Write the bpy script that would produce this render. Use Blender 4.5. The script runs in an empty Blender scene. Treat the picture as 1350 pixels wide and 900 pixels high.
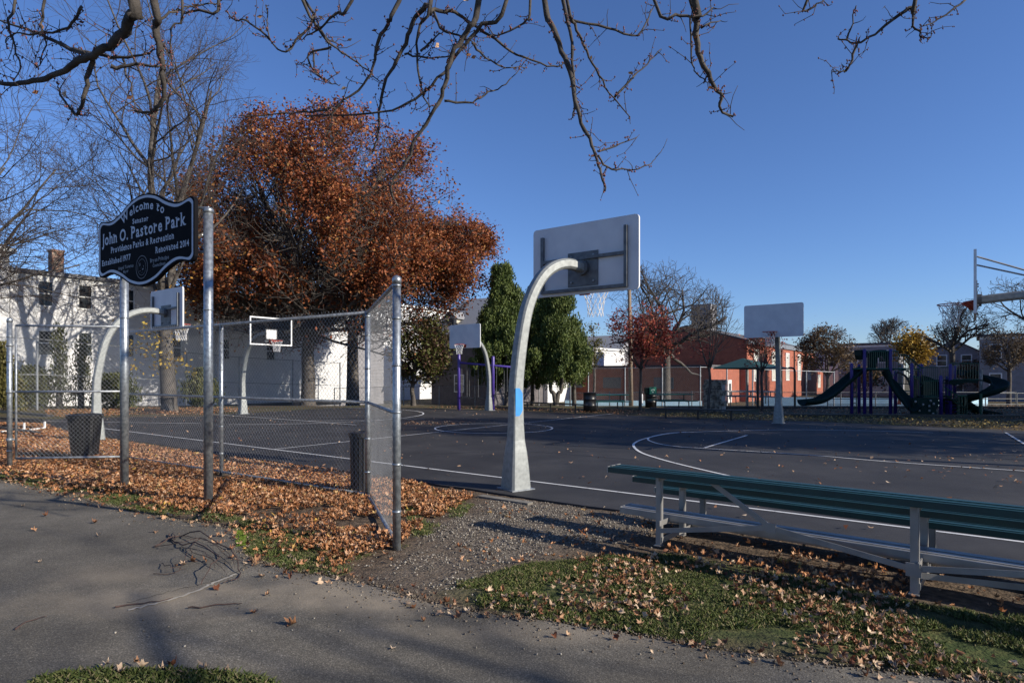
import bpy, bmesh, math, random
import numpy as np
from mathutils import Vector, Matrix
R = math.radians
F = 820.0; EYE = 1.65; HY = 495.0; CX = 675.0
rs = random.Random(7)
col = bpy.context.scene.collection
U = Vector((.802, -.597, 0)).normalized()
V = Vector((.597, .802, 0)).normalized()
Zu = Vector((0, 0, 1))

def G(px, py, z=0.0):
    d = F * (EYE - z) / (py - HY)
    return Vector(((px - CX) * d / F, d, z))
def W(px, py, d):
    return Vector(((px - CX) * d / F, d, EYE + (HY - py) * d / F))

# ------------------------------------------------------------------ mesh builder
class MB:
    def __init__(s): s.v = []; s.f = []
    def add(s, vs, fs):
        o = len(s.v); s.v += [tuple(p) for p in vs]; s.f += [tuple(i + o for i in f) for f in fs]
        return s
    def box(s, c, h, ax=None):
        """c centre, h half sizes, ax = three axes"""
        ax = ax or (Vector((1, 0, 0)), Vector((0, 1, 0)), Zu); c = Vector(c)
        vs = [c + ax[0] * (h[0] * i) + ax[1] * (h[1] * j) + ax[2] * (h[2] * k) for k in (-1, 1) for j in (-1, 1) for i in (-1, 1)]
        return s.add(vs, [(0, 2, 3, 1), (4, 5, 7, 6), (0, 1, 5, 4), (2, 6, 7, 3), (0, 4, 6, 2), (1, 3, 7, 5)])
    def bar(s, a, b, w, t=None, up=Zu):
        a = Vector(a); b = Vector(b); d = (b - a); L = d.length; d.normalize()
        x = d.cross(up)
        if x.length < 1e-4: x = d.cross(Vector((1, 0, 0)))
        x.normalize(); y = x.cross(d)
        return s.box((a + b) / 2, (w / 2, (t or w) / 2, L / 2), (x, y, d))
    def tube(s, pts, rad, n=8, cap=True):
        pts = [Vector(p) for p in pts]; m = len(pts)
        if not hasattr(rad, '__len__'): rad = [rad] * m
        d0 = (pts[1] - pts[0]).normalized()
        x = d0.cross(Zu)
        if x.length < .05: x = d0.cross(Vector((1, 0, 0)))
        x.normalize(); vs = []
        for i, p in enumerate(pts):
            d = (pts[min(i + 1, m - 1)] - pts[max(i - 1, 0)]).normalized()
            x = (x - d * x.dot(d)); 
            if x.length < 1e-5: x = d.cross(Vector((0, 1, 0.1)))
            x.normalize(); y = d.cross(x)
            for k in range(n):
                a = 2 * math.pi * k / n
                vs.append(p + (x * math.cos(a) + y * math.sin(a)) * rad[i])
        fs = [(i * n + k, i * n + (k + 1) % n, (i + 1) * n + (k + 1) % n, (i + 1) * n + k) for i in range(m - 1) for k in range(n)]
        if cap: fs += [tuple(range(n))[::-1], tuple(range((m - 1) * n, m * n))]
        return s.add(vs, fs)
    def lathe(s, c, prof, n=16, sc=1.0):
        c = Vector(c); vs = []
        for r, z in prof:
            for k in range(n):
                a = 2 * math.pi * k / n; vs.append(c + Vector((r * math.cos(a), r * math.sin(a), z)))
        m = len(prof)
        fs = [(i * n + k, i * n + (k + 1) % n, (i + 1) * n + (k + 1) % n, (i + 1) * n + k) for i in range(m - 1) for k in range(n)]
        return s.add(vs, fs + [tuple(range(n))[::-1], tuple(range((m - 1) * n, m * n))])
    def prism(s, poly, nrm, t):
        """poly list of Vectors (planar), extruded along nrm by t"""
        n = len(poly); nrm = Vector(nrm)
        vs = [Vector(p) for p in poly] + [Vector(p) + nrm * t for p in poly]
        return s.add(vs, [tuple(range(n))[::-1], tuple(range(n, 2 * n))] + [(i, (i + 1) % n, n + (i + 1) % n, n + i) for i in range(n)])
    def build(s, name, m, parent=None, smooth=False, bevel=0):
        me = bpy.data.meshes.new(name)
        off = wloc(parent) if parent else Vector((0, 0, 0))
        me.from_pydata([(p[0] - off.x, p[1] - off.y, p[2] - off.z) for p in s.v], [], s.f)
        if smooth: me.polygons.foreach_set('use_smooth', [True] * len(me.polygons))
        o = bpy.data.objects.new(name, me); col.objects.link(o)
        me.materials.append(m)
        if parent: o.parent = parent
        bmx = bmesh.new(); bmx.from_mesh(me); bmesh.ops.recalc_face_normals(bmx, faces=bmx.faces); bmx.to_mesh(me); bmx.free()
        if bevel:
            b = o.modifiers.new('b', 'BEVEL'); b.width = bevel; b.segments = 2; b.limit_method = 'ANGLE'
        return o
def wloc(o):
    p = Vector(o.location)
    while o.parent: o = o.parent; p += o.location
    return p
def tag(o, label=None, cat=None, group=None, kind=None):
    if label: o['label'] = label
    if cat: o['category'] = cat
    if group: o['group'] = group
    if kind: o['kind'] = kind
    return o
def thing(name, loc, label, cat, group=None):
    o = bpy.data.objects.new(name, None); o.location = loc; o.empty_display_size = .2; col.objects.link(o)
    return tag(o, label, cat, group)
def copy_tree(o, parent=None):
    c = o.copy(); col.objects.link(c); c.parent = parent
    for ch in list(o.children): copy_tree(ch, c)
    return c
def smoothpts(p, k=4):
    p = [Vector(q) for q in p]; out = []
    for i in range(len(p) - 1):
        a = p[max(i - 1, 0)]; b = p[i]; c = p[i + 1]; d = p[min(i + 2, len(p) - 1)]
        for j in range(k):
            t = j / k
            out.append(.5 * ((2 * b) + (c - a) * t + (2 * a - 5 * b + 4 * c - d) * t * t + (3 * b - a - 3 * c + d) * t ** 3))
    return out + [p[-1]]
def lerpl(r, n):
    m = len(r) - 1; out = []
    for i in range(n):
        t = i / (n - 1) * m; k = min(int(t), m - 1); out.append(r[k] + (r[k + 1] - r[k]) * (t - k))
    return out

# ------------------------------------------------------------------ materials
def nodes(name):
    m = bpy.data.materials.new(name); m.use_nodes = True
    nt = m.node_tree; b = nt.nodes['Principled BSDF']; return m, nt, b
def N(nt, t, **k):
    n = nt.nodes.new(t)
    for a, v in k.items():
        if a in n.inputs: n.inputs[a].default_value = v
        else: setattr(n, a, v)
    return n
def ramp(nt, fac, stops):
    r = nt.nodes.new('ShaderNodeValToRGB'); e = r.color_ramp.elements
    while len(e) > 1: e.remove(e[-1])
    e[0].position = stops[0][0]; e[0].color = (*stops[0][1], 1)
    for p, c in stops[1:]:
        x = e.new(p); x.color = (*c, 1)
    nt.links.new(fac, r.inputs[0]); return r.outputs[0]
def M(name, c1, c2=None, scale=6, rough=.7, metal=0, bump=0, bscale=None, detail=6, spec=None, lo=.35, hi=.65):
    m, nt, b = nodes(name); c2 = c2 or tuple(x * .8 for x in c1)
    tc = N(nt, 'ShaderNodeTexCoord'); n = N(nt, 'ShaderNodeTexNoise', Scale=scale, Detail=detail)
    nt.links.new(tc.outputs['Object'], n.inputs['Vector'])
    nt.links.new(ramp(nt, n.outputs['Fac'], [(lo, c1), (hi, c2)]), b.inputs['Base Color'])
    b.inputs['Roughness'].default_value = rough; b.inputs['Metallic'].default_value = metal
    if spec is not None: b.inputs['Specular IOR Level'].default_value = spec
    if bump:
        n2 = N(nt, 'ShaderNodeTexNoise', Scale=bscale or scale * 4, Detail=4); nt.links.new(tc.outputs['Object'], n2.inputs['Vector'])
        bp = N(nt, 'ShaderNodeBump', Strength=bump, Distance=.02); nt.links.new(n2.outputs['Fac'], bp.inputs['Height']); nt.links.new(bp.outputs[0], b.inputs['Normal'])
    return m
def leafmat(name, stops, rough=.6, trans=.25):
    m, nt, b = nodes(name)
    a = N(nt, 'ShaderNodeAttribute', attribute_name='rnd')
    c = ramp(nt, a.outputs['Fac'], stops); nt.links.new(c, b.inputs['Base Color']); b.inputs['Roughness'].default_value = rough
    b.inputs['Specular IOR Level'].default_value = .25
    if trans:
        t = N(nt, 'ShaderNodeBsdfTranslucent'); nt.links.new(c, t.inputs['Color'])
        mx = N(nt, 'ShaderNodeMixShader', Fac=trans); out = nt.nodes['Material Output']
        nt.links.new(b.outputs[0], mx.inputs[1]); nt.links.new(t.outputs[0], mx.inputs[2]); nt.links.new(mx.outputs[0], out.inputs[0])
    return m
galv = M('galvanized', (.24, .26, .28), (.38, .41, .43), scale=22, rough=.42, metal=.75, bump=.05, lo=.4, hi=.6)
galv_d = M('galvanized_weathered', (.20, .215, .23), (.34, .36, .38), scale=14, rough=.5, metal=.6, lo=.4, hi=.62)
galv_pole = M('galvanized_pole', (.19, .20, .195), (.29, .305, .295), scale=16, rough=.55, metal=.3, bump=.05, bscale=80, detail=12, lo=.3, hi=.72)
wire = M('wire', (.31, .32, .33), (.24, .25, .26), scale=3, rough=.5, metal=.25)
alu = M('aluminium', (.34, .33, .315), (.25, .245, .235), scale=5, rough=.42, metal=.5)
board_white = M('board_paint', (.66, .66, .67), (.58, .58, .60), scale=3, rough=.5)
white = M('white_paint', (.78, .78, .76), (.66, .66, .64), scale=5, rough=.5)
steel_dark = M('dark_steel', (.10, .105, .11), (.16, .165, .17), scale=12, rough=.55, metal=.4)
bench_green = M('bench_green', (.010, .048, .042), (.008, .036, .034), scale=8, rough=.42, bump=.03)
rim_red = M('rim_red', (.45, .06, .03), (.32, .05, .03), rough=.45)
net_white = M('net_cord', (.75, .74, .72), (.6, .6, .6), rough=.8)
black = M('black_plastic', (.010, .010, .011), (.018, .018, .019), scale=9, rough=.4)
sign_black = M('sign_black', (.004, .004, .006), (.006, .006, .008), rough=.8, spec=.08)
sign_grey = M('sign_lettering', (.44, .47, .54), (.40, .43, .50), rough=.5)
sign_faint = M('sign_lettering_faint', (.16, .17, .2), (.13, .14, .17), rough=.5)
purple = M('purple_paint', (.075, .045, .27), (.06, .035, .22), rough=.4)
play_purple = M('play_purple_paint', (.05, .028, .21), (.04, .022, .17), rough=.45)
play_green = M('play_green', (.012, .085, .05), (.01, .065, .04), rough=.35)
play_dark = M('play_dark_green', (.005, .026, .022), (.004, .02, .018), rough=.65, spec=.15)
blue_paint = M('blue_paint', (.02, .25, .62), (.018, .20, .55), rough=.5)
bark = M('bark', (.042, .036, .031), (.105, .092, .078), scale=5, rough=.9, bump=.6, bscale=18)
bark_dark = M('bark_dark', (.045, .038, .033), (.10, .086, .072), scale=5, rough=.9, bump=.6, bscale=18)
bark_twig = M('bark_twig', (.062, .044, .036), (.04, .031, .026), scale=3, rough=.9)
bark_limb = M('bark_limb', (.028, .023, .02), (.075, .064, .054), scale=9, rough=.9, bump=.3, bscale=60)
bud = M('bud', (.20, .06, .045), (.12, .05, .04), rough=.7)
brick = M('brick', (.35, .108, .060), (.27, .082, .048), scale=3, rough=.85, detail=10)
brick_old = M('chimney_brick', (.32, .13, .08), (.40, .34, .27), scale=5, rough=.9)
roofg = M('shingle', (.20, .205, .215), (.27, .27, .28), scale=14, rough=.9)
roofd = M('roof_dark', (.07, .07, .075), (.11, .11, .115), scale=8, rough=.9)
greywall = M('grey_siding', (.25, .245, .26), (.20, .195, .205), scale=3, rough=.8)
beige = M('beige_siding', (.42, .38, .31), (.36, .33, .27), scale=3, rough=.8)
darkwall = M('brown_siding', (.15, .13, .13), (.11, .10, .10), scale=3, rough=.85)
glass_w = M('window_glass', (.02, .025, .03), (.05, .06, .07), scale=2, rough=.08)
blind = M('window_blind', (.55, .54, .48), (.42, .42, .38), scale=2, rough=.6)
concrete = M('concrete', (.36, .35, .32), (.28, .27, .25), scale=5, rough=.9, bump=.2)
stone = M('stone_blocks', (.09, .075, .058), (.34, .29, .22), scale=7, rough=.9, bump=.5, detail=3, lo=.4, hi=.58)
poolblue = M('pool_paint', (.42, .62, .74), (.34, .55, .70), scale=3, rough=.6)
wood_pole = M('pole_wood', (.17, .12, .08), (.25, .19, .13), scale=6, rough=.9)
canvas = M('canopy_fabric', (.012, .062, .056), (.01, .052, .048), rough=.7)
table_green = M('table_green', (.02, .17, .11), (.02, .13, .09), rough=.4)
orange = M('cone_orange', (.65, .13, .04), (.5, .1, .03), rough=.6)

def siding(name, c1, c2, pitch):
    m, nt, b = nodes(name); tc = N(nt, 'ShaderNodeTexCoord'); n = N(nt, 'ShaderNodeTexNoise', Scale=2.0, Detail=6)
    nt.links.new(tc.outputs['Object'], n.inputs['Vector'])
    nt.links.new(ramp(nt, n.outputs['Fac'], [(.35, c1), (.65, c2)]), b.inputs['Base Color']); b.inputs['Roughness'].default_value = .65
    w = N(nt, 'ShaderNodeTexWave', wave_type='BANDS', bands_direction='Z', wave_profile='SAW', Scale=1 / pitch / 3.18)
    nt.links.new(tc.outputs['Object'], w.inputs['Vector'])
    bp = N(nt, 'ShaderNodeBump', Strength=1.0, Distance=.05); nt.links.new(w.outputs['Fac'], bp.inputs['Height']); nt.links.new(bp.outputs[0], b.inputs['Normal'])
    return m
white_siding = siding('white_clapboard', (.84, .84, .84), (.74, .74, .75), .22)
cream_siding = siding('cream_clapboard', (.62, .58, .47), (.54, .50, .41), .22)

def glass_mat():
    m, nt, b = nodes('clear_board'); nt.nodes.remove(b)
    t = N(nt, 'ShaderNodeBsdfTransparent', Color=(.86, .88, .9, 1)); g = N(nt, 'ShaderNodeBsdfGlossy', Roughness=.05)
    f = N(nt, 'ShaderNodeFresnel', IOR=1.45); mx = N(nt, 'ShaderNodeMixShader')
    nt.links.new(f.outputs[0], mx.inputs[0]); nt.links.new(t.outputs[0], mx.inputs[1]); nt.links.new(g.outputs[0], mx.inputs[2])
    nt.links.new(mx.outputs[0], nt.nodes['Material Output'].inputs[0]); return m
clear = glass_mat()

# ------------------------------------------------------------------ numpy helpers
rng = np.random.default_rng(11)
def vnoise(x, y, sc, seed=0):
    x = np.asarray(x) * sc + 1000; y = np.asarray(y) * sc + 1000
    xi = np.floor(x).astype(np.int64); yi = np.floor(y).astype(np.int64); fx = x - xi; fy = y - yi
    fx = fx * fx * (3 - 2 * fx); fy = fy * fy * (3 - 2 * fy)
    def h(a, b):
        n = (a * 374761393 + b * 668265263 + seed * 69069) & 0x7fffffff
        n = (n ^ (n >> 13)) * 1274126177 & 0x7fffffff
        return ((n ^ (n >> 16)) & 0xffff) / 65535.0
    return (h(xi, yi) * (1 - fx) + h(xi + 1, yi) * fx) * (1 - fy) + (h(xi, yi + 1) * (1 - fx) + h(xi + 1, yi + 1) * fx) * fy
def fbm(x, y, sc, seed=0):
    return (vnoise(x, y, sc, seed) * .55 + vnoise(x, y, sc * 2.3, seed + 1) * .3 + vnoise(x, y, sc * 5.1, seed + 2) * .15)
def inpoly(x, y, poly):
    x = np.asarray(x); y = np.asarray(y); r = np.zeros(x.shape, bool); n = len(poly)
    for i in range(n):
        x1, y1 = poly[i][:2]; x2, y2 = poly[(i + 1) % n][:2]
        if y1 == y2: continue
        c = ((y1 > y) != (y2 > y)) & (x < (x2 - x1) * (y - y1) / (y2 - y1) + x1); r ^= c
    return r
def gp(pix): return [tuple(G(a, b))[:2] for a, b in pix]
def scatter(poly, dens, clump=None, lim=0.0):
    xs = [p[0] for p in poly]; ys = [p[1] for p in poly]
    n = int(dens * (max(xs) - min(xs)) * (max(ys) - min(ys)))
    x = rng.uniform(min(xs), max(xs), n); y = rng.uniform(min(ys), max(ys), n)
    k = inpoly(x, y, poly); x = x[k]; y = y[k]
    if clump is not None:
        k = fbm(x, y, clump, 5) + rng.uniform(-.08, .08, len(x)) > lim; x = x[k]; y = y[k]
    return x, y
def npmesh(name, verts, tmpl_faces, nv, m, parent=None, rnd=None, smooth=False):
    """verts (K,nv,3); tmpl_faces list of tuples over nv verts"""
    K = len(verts); me = bpy.data.meshes.new(name)
    off = np.array(wloc(parent)) if parent else np.zeros(3)
    me.vertices.add(K * nv); me.vertices.foreach_set('co', (verts.reshape(-1, 3) - off).astype(np.float32).ravel())
    idx = np.concatenate([np.array(f) for f in tmpl_faces]); sz = np.array([len(f) for f in tmpl_faces]); nl = len(idx)
    loops = (idx[None, :] + (np.arange(K) * nv)[:, None]).ravel()
    me.loops.add(K * nl); me.loops.foreach_set('vertex_index', loops.astype(np.int32))
    me.polygons.add(K * len(sz)); st = np.concatenate([[0], np.cumsum(sz)[:-1]])
    me.polygons.foreach_set('loop_start', (st[None, :] + (np.arange(K) * nl)[:, None]).ravel().astype(np.int32))
    me.polygons.foreach_set('loop_total', np.tile(sz, K).astype(np.int32))
    me.update(calc_edges=True)
    if rnd is None: rnd = rng.random(K)
    a = me.attributes.new('rnd', 'FLOAT', 'FACE'); a.data.foreach_set('value', np.repeat(rnd, len(sz)).astype(np.float32))
    if smooth: me.polygons.foreach_set('use_smooth', np.ones(K * len(sz), bool))
    me.materials.append(m); o = bpy.data.objects.new(name, me); col.objects.link(o)
    if parent: o.parent = parent
    return o
def rotmats(K, tilt=1.0, flat=False):
    a = rng.uniform(0, 2 * np.pi, K); t = rng.normal(0, tilt, K) if flat else rng.uniform(0, np.pi, K); b = rng.uniform(0, 2 * np.pi, K)
    ca, sa, ct, st, cb, sb = np.cos(a), np.sin(a), np.cos(t), np.sin(t), np.cos(b), np.sin(b)
    o = np.zeros(K); one = np.ones(K)
    Rz = np.array([[ca, -sa, o], [sa, ca, o], [o, o, one]]).transpose(2, 0, 1)
    Rx = np.array([[one, o, o], [o, ct, -st], [o, st, ct]]).transpose(2, 0, 1)
    Rb = np.array([[cb, -sb, o], [sb, cb, o], [o, o, one]]).transpose(2, 0, 1)
    return Rb @ Rx @ Rz
def place(t, K, pos, size, rot, jit=0):
    t = t[None] + (rng.normal(0, jit, (K,) + t.shape) if jit else 0)
    return (t * size[:, None, None]) @ rot.transpose(0, 2, 1) + pos[:, None, :]
LOBED = np.array([(0, 0, 0), (0, -.5, .02), (.16, -.22, .05), (.42, -.28, .14), (.33, -.04, .08), (.5, .16, .17), (.24, .2, .06), (.16, .38, .1), (0, .55, .16),
                  (-.16, .38, .06), (-.24, .2, .02), (-.5, .16, .15), (-.33, -.04, .08), (-.42, -.28, .17), (-.16, -.22, .05)])
LOBF = [(0, i, i + 1) for i in range(1, 14)] + [(0, 14, 1)]
SIMP = np.array([(0, -.5, 0), (.3, -.05, .12), (.12, .4, .05), (-.05, .5, .1), (-.3, 0, .14)]); SIMF = [(0, 1, 2, 3, 4)]
LEAFQ = np.array([(0, -.5, 0), (.32, 0, .1), (0, .5, 0), (-.32, 0, .1)]); LEAFF = [(0, 1, 2), (0, 2, 3)]
def ground_leaves(name, xs, ys, smin, smax, m, lobed, z0=.004, zr=.03, tilt=.35, parent=None):
    K = len(xs); pos = np.stack([xs, ys, z0 + rng.random(K) ** 1.6 * zr], 1)
    t, f = (LOBED, LOBF) if lobed else (SIMP, SIMF)
    tt = t[None] + rng.normal(0, .05, (K,) + t.shape)
    # curl each leaf along its length and across, by its own amount
    c1 = rng.uniform(-.2, 2.4, K)[:, None]; c2 = rng.uniform(-1.0, 1.7, K)[:, None]
    tt[:, :, 2] += c1 * tt[:, :, 0] ** 2 + c2 * tt[:, :, 1] ** 2
    tt[:, :, 0] *= rng.uniform(.45, 1, K)[:, None]; tt[:, :, 1] *= rng.uniform(.7, 1, K)[:, None]
    R_ = rotmats(K, tilt, True); v = (tt * rng.uniform(smin, smax, K)[:, None, None]) @ R_.transpose(0, 2, 1) + pos[:, None, :]
    zz = v[:, :, 2]; low = np.minimum(zz.min(1) - .002, 0); v[:, :, 2] -= low[:, None]
    return npmesh(name, v, f, len(t), m, parent, smooth=False)
# ------------------------------------------------------------------ ground, court, path
PATH = [(-420, 585), (-200, 600), (0, 633), (60, 645), (110, 657), (160, 670), (215, 683), (265, 690), (308, 697), (313, 708), (320, 728), (338, 742), (380, 752), (440, 762), (500, 774), (545, 790),
        (600, 801), (660, 812), (740, 822), (800, 832), (860, 842), (930, 855), (1000, 865), (1080, 876), (1150, 884), (1230, 893), (1320, 905), (1700, 950)]
COURT_FAR = [(-160, 556), (50, 553), (165, 550), (265, 549), (322, 545), (400, 540), (480, 537), (560, 538), (600, 539.5), (660, 541.5), (770, 545.5), (870, 549.5), (960, 553.5), (1070, 556), (1350, 568.5), (1700, 590)]
def uv(s, t): return Vector((-2.01, 11.37, 0)) + U * s + V * t
court_poly = [G(a, b) for a, b in COURT_FAR] + [uv(16, -1.06), uv(4.9, -1.06), uv(-15.4, -1.06), uv(-15.4,-.3)]
# jitter the near edge
near = [uv(s / 2, -1.06 + rs.uniform(-.03, .03)) for s in range(32, -31, -1)]
court_poly = [G(a, b) for a, b in COURT_FAR] + near
ppix = []
for i in range(len(PATH) - 1):
    a, b = Vector(PATH[i]), Vector(PATH[i + 1]); n = 5
    for k in range(n):
        p = a.lerp(b, k / n); ppix.append((p.x + rs.uniform(-2, 2), p.y + rs.uniform(-1.6, 1.6)))
path_poly = [G(a, b) for a, b in ppix] + [Vector((9, .8, 0)), Vector((9, -7, 0)), Vector((-30, -7, 0)), Vector((-30, 9, 0))]
dense_poly = gp([(-120, 600), (0, 631), (100, 653), (200, 678), (305, 694), (325, 730), (395, 748), (445, 752), (492, 728), (520, 724), (560, 695), (625, 655), (600, 650), (530, 634), (465, 625), (267, 600), (153, 582), (90, 571), (60, 560), (-30, 556), (-160, 556)])
gravel_poly = gp([(470, 772), (540, 735), (560, 705), (600, 682), (650, 656), (700, 660), (800, 672), (860, 678), (860, 705), (790, 722), (700, 738), (640, 755), (600, 775), (560, 792), (500, 776)])
lawn_poly = gp([(560, 776), (620, 798), (740, 820), (860, 838), (1000, 862), (1150, 881), (1300, 898), (1500, 925), (1500, 830), (1205, 795), (1100, 770), (980, 745), (880, 730), (790, 732), (700, 742), (620, 764)])
corner_poly = gp([(55, 897), (120, 889), (200, 887), (290, 890), (340, 897), (400, 925), (20, 925)])
def terrain(x, y):
    t = np.clip((np.asarray(y) - 33) / 14, 0, 1); return -.8 * t * t * (3 - 2 * t)
def ground():
    xs = np.unique(np.concatenate([np.linspace(-600, -34, 14), np.arange(-34, -14, 1.), np.arange(-14, 8, .14), np.arange(8, 40, 1.), np.linspace(40, 600, 16)]))
    ys = np.unique(np.concatenate([np.linspace(-60, 0, 8), np.arange(0, 14, .14), np.arange(14, 60, 1.), np.linspace(60, 900, 16)]))
    X, Y = np.meshgrid(xs, ys); nx, ny = len(xs), len(ys)
    Z = terrain(X, Y)
    near = (Y < 13) & (X > -14) & (X < 8)
    Z = Z + np.where(near & ~inpoly(X, Y, [(p.x, p.y) for p in court_poly]) & ~inpoly(X, Y, [(p.x, p.y) for p in path_poly]), (fbm(X, Y, 1.4, 3) - .5) * .03 - .012, -.02 * near)
    Z = np.where(near, Z, Z - .0)
    v = np.stack([X.ravel(), Y.ravel(), Z.ravel()], 1)
    i = np.arange(nx * ny).reshape(ny, nx)
    q = np.stack([i[:-1, :-1], i[:-1, 1:], i[1:, 1:], i[1:, :-1]], -1).reshape(-1, 4)
    me = bpy.data.meshes.new('ground'); me.from_pydata(v.tolist(), [], q.tolist())
    n1 = (fbm(X, Y, 1.3, 8) - .5) * 1.2
    def blur(poly):
        a = 0
        for dx, dy in ((0, 0), (.12, 0), (-.12, 0), (0, .12), (0, -.12), (.2, .2), (-.2, .2), (.2, -.2), (-.2, -.2)): a = a + inpoly(X + dx, Y + dy, poly)
        return a / 9.0
    grass = np.clip(blur(lawn_poly) * 1.0 + n1 * .6, 0, 1) * blur(lawn_poly)
    grass = np.maximum(grass, blur(corner_poly))
    far = (Y > 14)
    grass = np.where(far, np.clip(.3 + n1, 0, 1), grass)
    grav = blur(gravel_poly) * np.clip(.15 + fbm(X, Y, 1.7, 5) * 1.2, 0, 1)
    for nm, d in (('grass', grass), ('gravel', grav)):
        a = me.attributes.new(nm, 'FLOAT', 'POINT'); a.data.foreach_set('value', d.ravel().astype(np.float32))
    me.polygons.foreach_set('use_smooth', [True] * len(me.polygons))
    o = bpy.data.objects.new('ground', me); col.objects.link(o)
    m, nt, b = nodes('ground'); tc = N(nt, 'ShaderNodeTexCoord')
    def nz(sc, det=8):
        n = N(nt, 'ShaderNodeTexNoise', Scale=sc, Detail=det); nt.links.new(tc.outputs['Object'], n.inputs['Vector']); return n.outputs['Fac']
    dirt = ramp(nt, nz(14), [(.3, (.045, .032, .022)), (.5, (.10, .072, .048)), (.7, (.17, .12, .08))])
    gr = ramp(nt, nz(9), [(.3, (.022, .035, .010)), (.5, (.05, .07, .02)), (.7, (.10, .10, .035))])
    gv = ramp(nt, nz(45), [(.3, (.07, .056, .042)), (.5, (.15, .125, .098)), (.7, (.27, .235, .19))])
    def mix(a, c, f):
        x = N(nt, 'ShaderNodeMix', data_type='RGBA'); nt.links.new(f, x.inputs[0]); nt.links.new(a, x.inputs[6]); nt.links.new(c, x.inputs[7]); return x.outputs[2]
    a1 = N(nt, 'ShaderNodeAttribute', attribute_name='grass'); a2 = N(nt, 'ShaderNodeAttribute', attribute_name='gravel')
    c = mix(mix(dirt, gr, a1.outputs['Fac']), gv, a2.outputs['Fac'])
    nt.links.new(c, b.inputs['Base Color']); b.inputs['Roughness'].default_value = .95; b.inputs['Specular IOR Level'].default_value = .2
    bp = N(nt, 'ShaderNodeBump', Strength=.8, Distance=.03); nt.links.new(nz(40), bp.inputs['Height']); nt.links.new(bp.outputs[0], b.inputs['Normal'])
    me.materials.append(m); o['kind'] = 'structure'
ground()

def asphalt(name, dark, mid, pale, dust=None, speck=.5, rough=.85, crack=False):
    m, nt, b = nodes(name); tc = N(nt, 'ShaderNodeTexCoord')
    def nz(sc, det=8, rg=.5):
        n = N(nt, 'ShaderNodeTexNoise', Scale=sc, Detail=det, Roughness=rg); nt.links.new(tc.outputs['Object'], n.inputs['Vector']); return n.outputs['Fac']
    base = ramp(nt, nz(.7, 12, .62), [(.3, dark), (.5, mid), (.70, pale)])
    fine = ramp(nt, nz(130, 2), [(.35, (.55,) * 3), (.55, (1,) * 3), (.68, (1.7,) * 3), (.75, (2.8,) * 3)])
    mu = N(nt, 'ShaderNodeMix', data_type='RGBA', blend_type='MULTIPLY'); mu.inputs[0].default_value = speck
    nt.links.new(base, mu.inputs[6]); nt.links.new(fine, mu.inputs[7]); c = mu.outputs[2]
    if dust:
        for (x, y, rx, ry, amt) in dust:
            mp = N(nt, 'ShaderNodeMapping', vector_type='POINT'); mp.inputs['Location'].default_value = (-x / rx, -y / ry, 0); mp.inputs['Scale'].default_value = (1 / rx, 1 / ry, 0)
            nt.links.new(tc.outputs['Object'], mp.inputs['Vector'])
            ln = N(nt, 'ShaderNodeVectorMath', operation='LENGTH'); nt.links.new(mp.outputs[0], ln.inputs[0])
            s = N(nt, 'ShaderNodeMath', operation='MULTIPLY_ADD'); nt.links.new(nz(1.6, 10, .65), s.inputs[0]); s.inputs[1].default_value = 2.2; nt.links.new(ln.outputs['Value'], s.inputs[2])
            r = N(nt, 'ShaderNodeMapRange'); nt.links.new(s.outputs[0], r.inputs[0])
            r.inputs[1].default_value = 2.1; r.inputs[2].default_value = 1.0; r.inputs[3].default_value = 0; r.inputs[4].default_value = amt
            x2 = N(nt, 'ShaderNodeMix', data_type='RGBA'); nt.links.new(r.outputs[0], x2.inputs[0]); nt.links.new(c, x2.inputs[6]); x2.inputs[7].default_value = (.29, .24, .175, 1); c = x2.outputs[2]
    nt.links.new(c, b.inputs['Base Color']); b.inputs['Roughness'].default_value = rough; b.inputs['Specular IOR Level'].default_value = .3
    bp = N(nt, 'ShaderNodeBump', Strength=.5, Distance=.006); nt.links.new(nz(110, 3), bp.inputs['Height']); nt.links.new(bp.outputs[0], b.inputs['Normal'])
    return m
path_m = asphalt('path_asphalt', (.066, .059, .048), (.115, .103, .083), (.185, .165, .132), speck=.9, dust=[(-.9, 4.75, 1.7, .6, .95), (-2.6, 4.5, 1.3, .4, .6), (.5, 4.0, 1.6, .25, .55), (-4.5, 4.2, 1.6, .3, .3), (-3.2,5.1,.8,.4,.35)])
court_m = asphalt('court_asphalt', (.022, .0215, .023), (.033, .032, .033), (.052, .050, .050), speck=.35, rough=.75)
def sheet(name, poly, z, m, thick=.05):
    mb = MB(); mb.prism([Vector((p[0], p[1], z - thick)) for p in poly], Zu, thick)
    o = mb.build(name, m); bmx = bmesh.new(); bmx.from_mesh(o.data); bmesh.ops.triangulate(bmx, faces=[f for f in bmx.faces if len(f.verts) > 4]); bmesh.ops.recalc_face_normals(bmx, faces=bmx.faces); bmx.to_mesh(o.data); bmx.free()
    o['kind'] = 'structure'; return o
path = sheet('path', path_poly, .004, path_m)
court = sheet('basketball_court', court_poly, .012, court_m)

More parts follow.
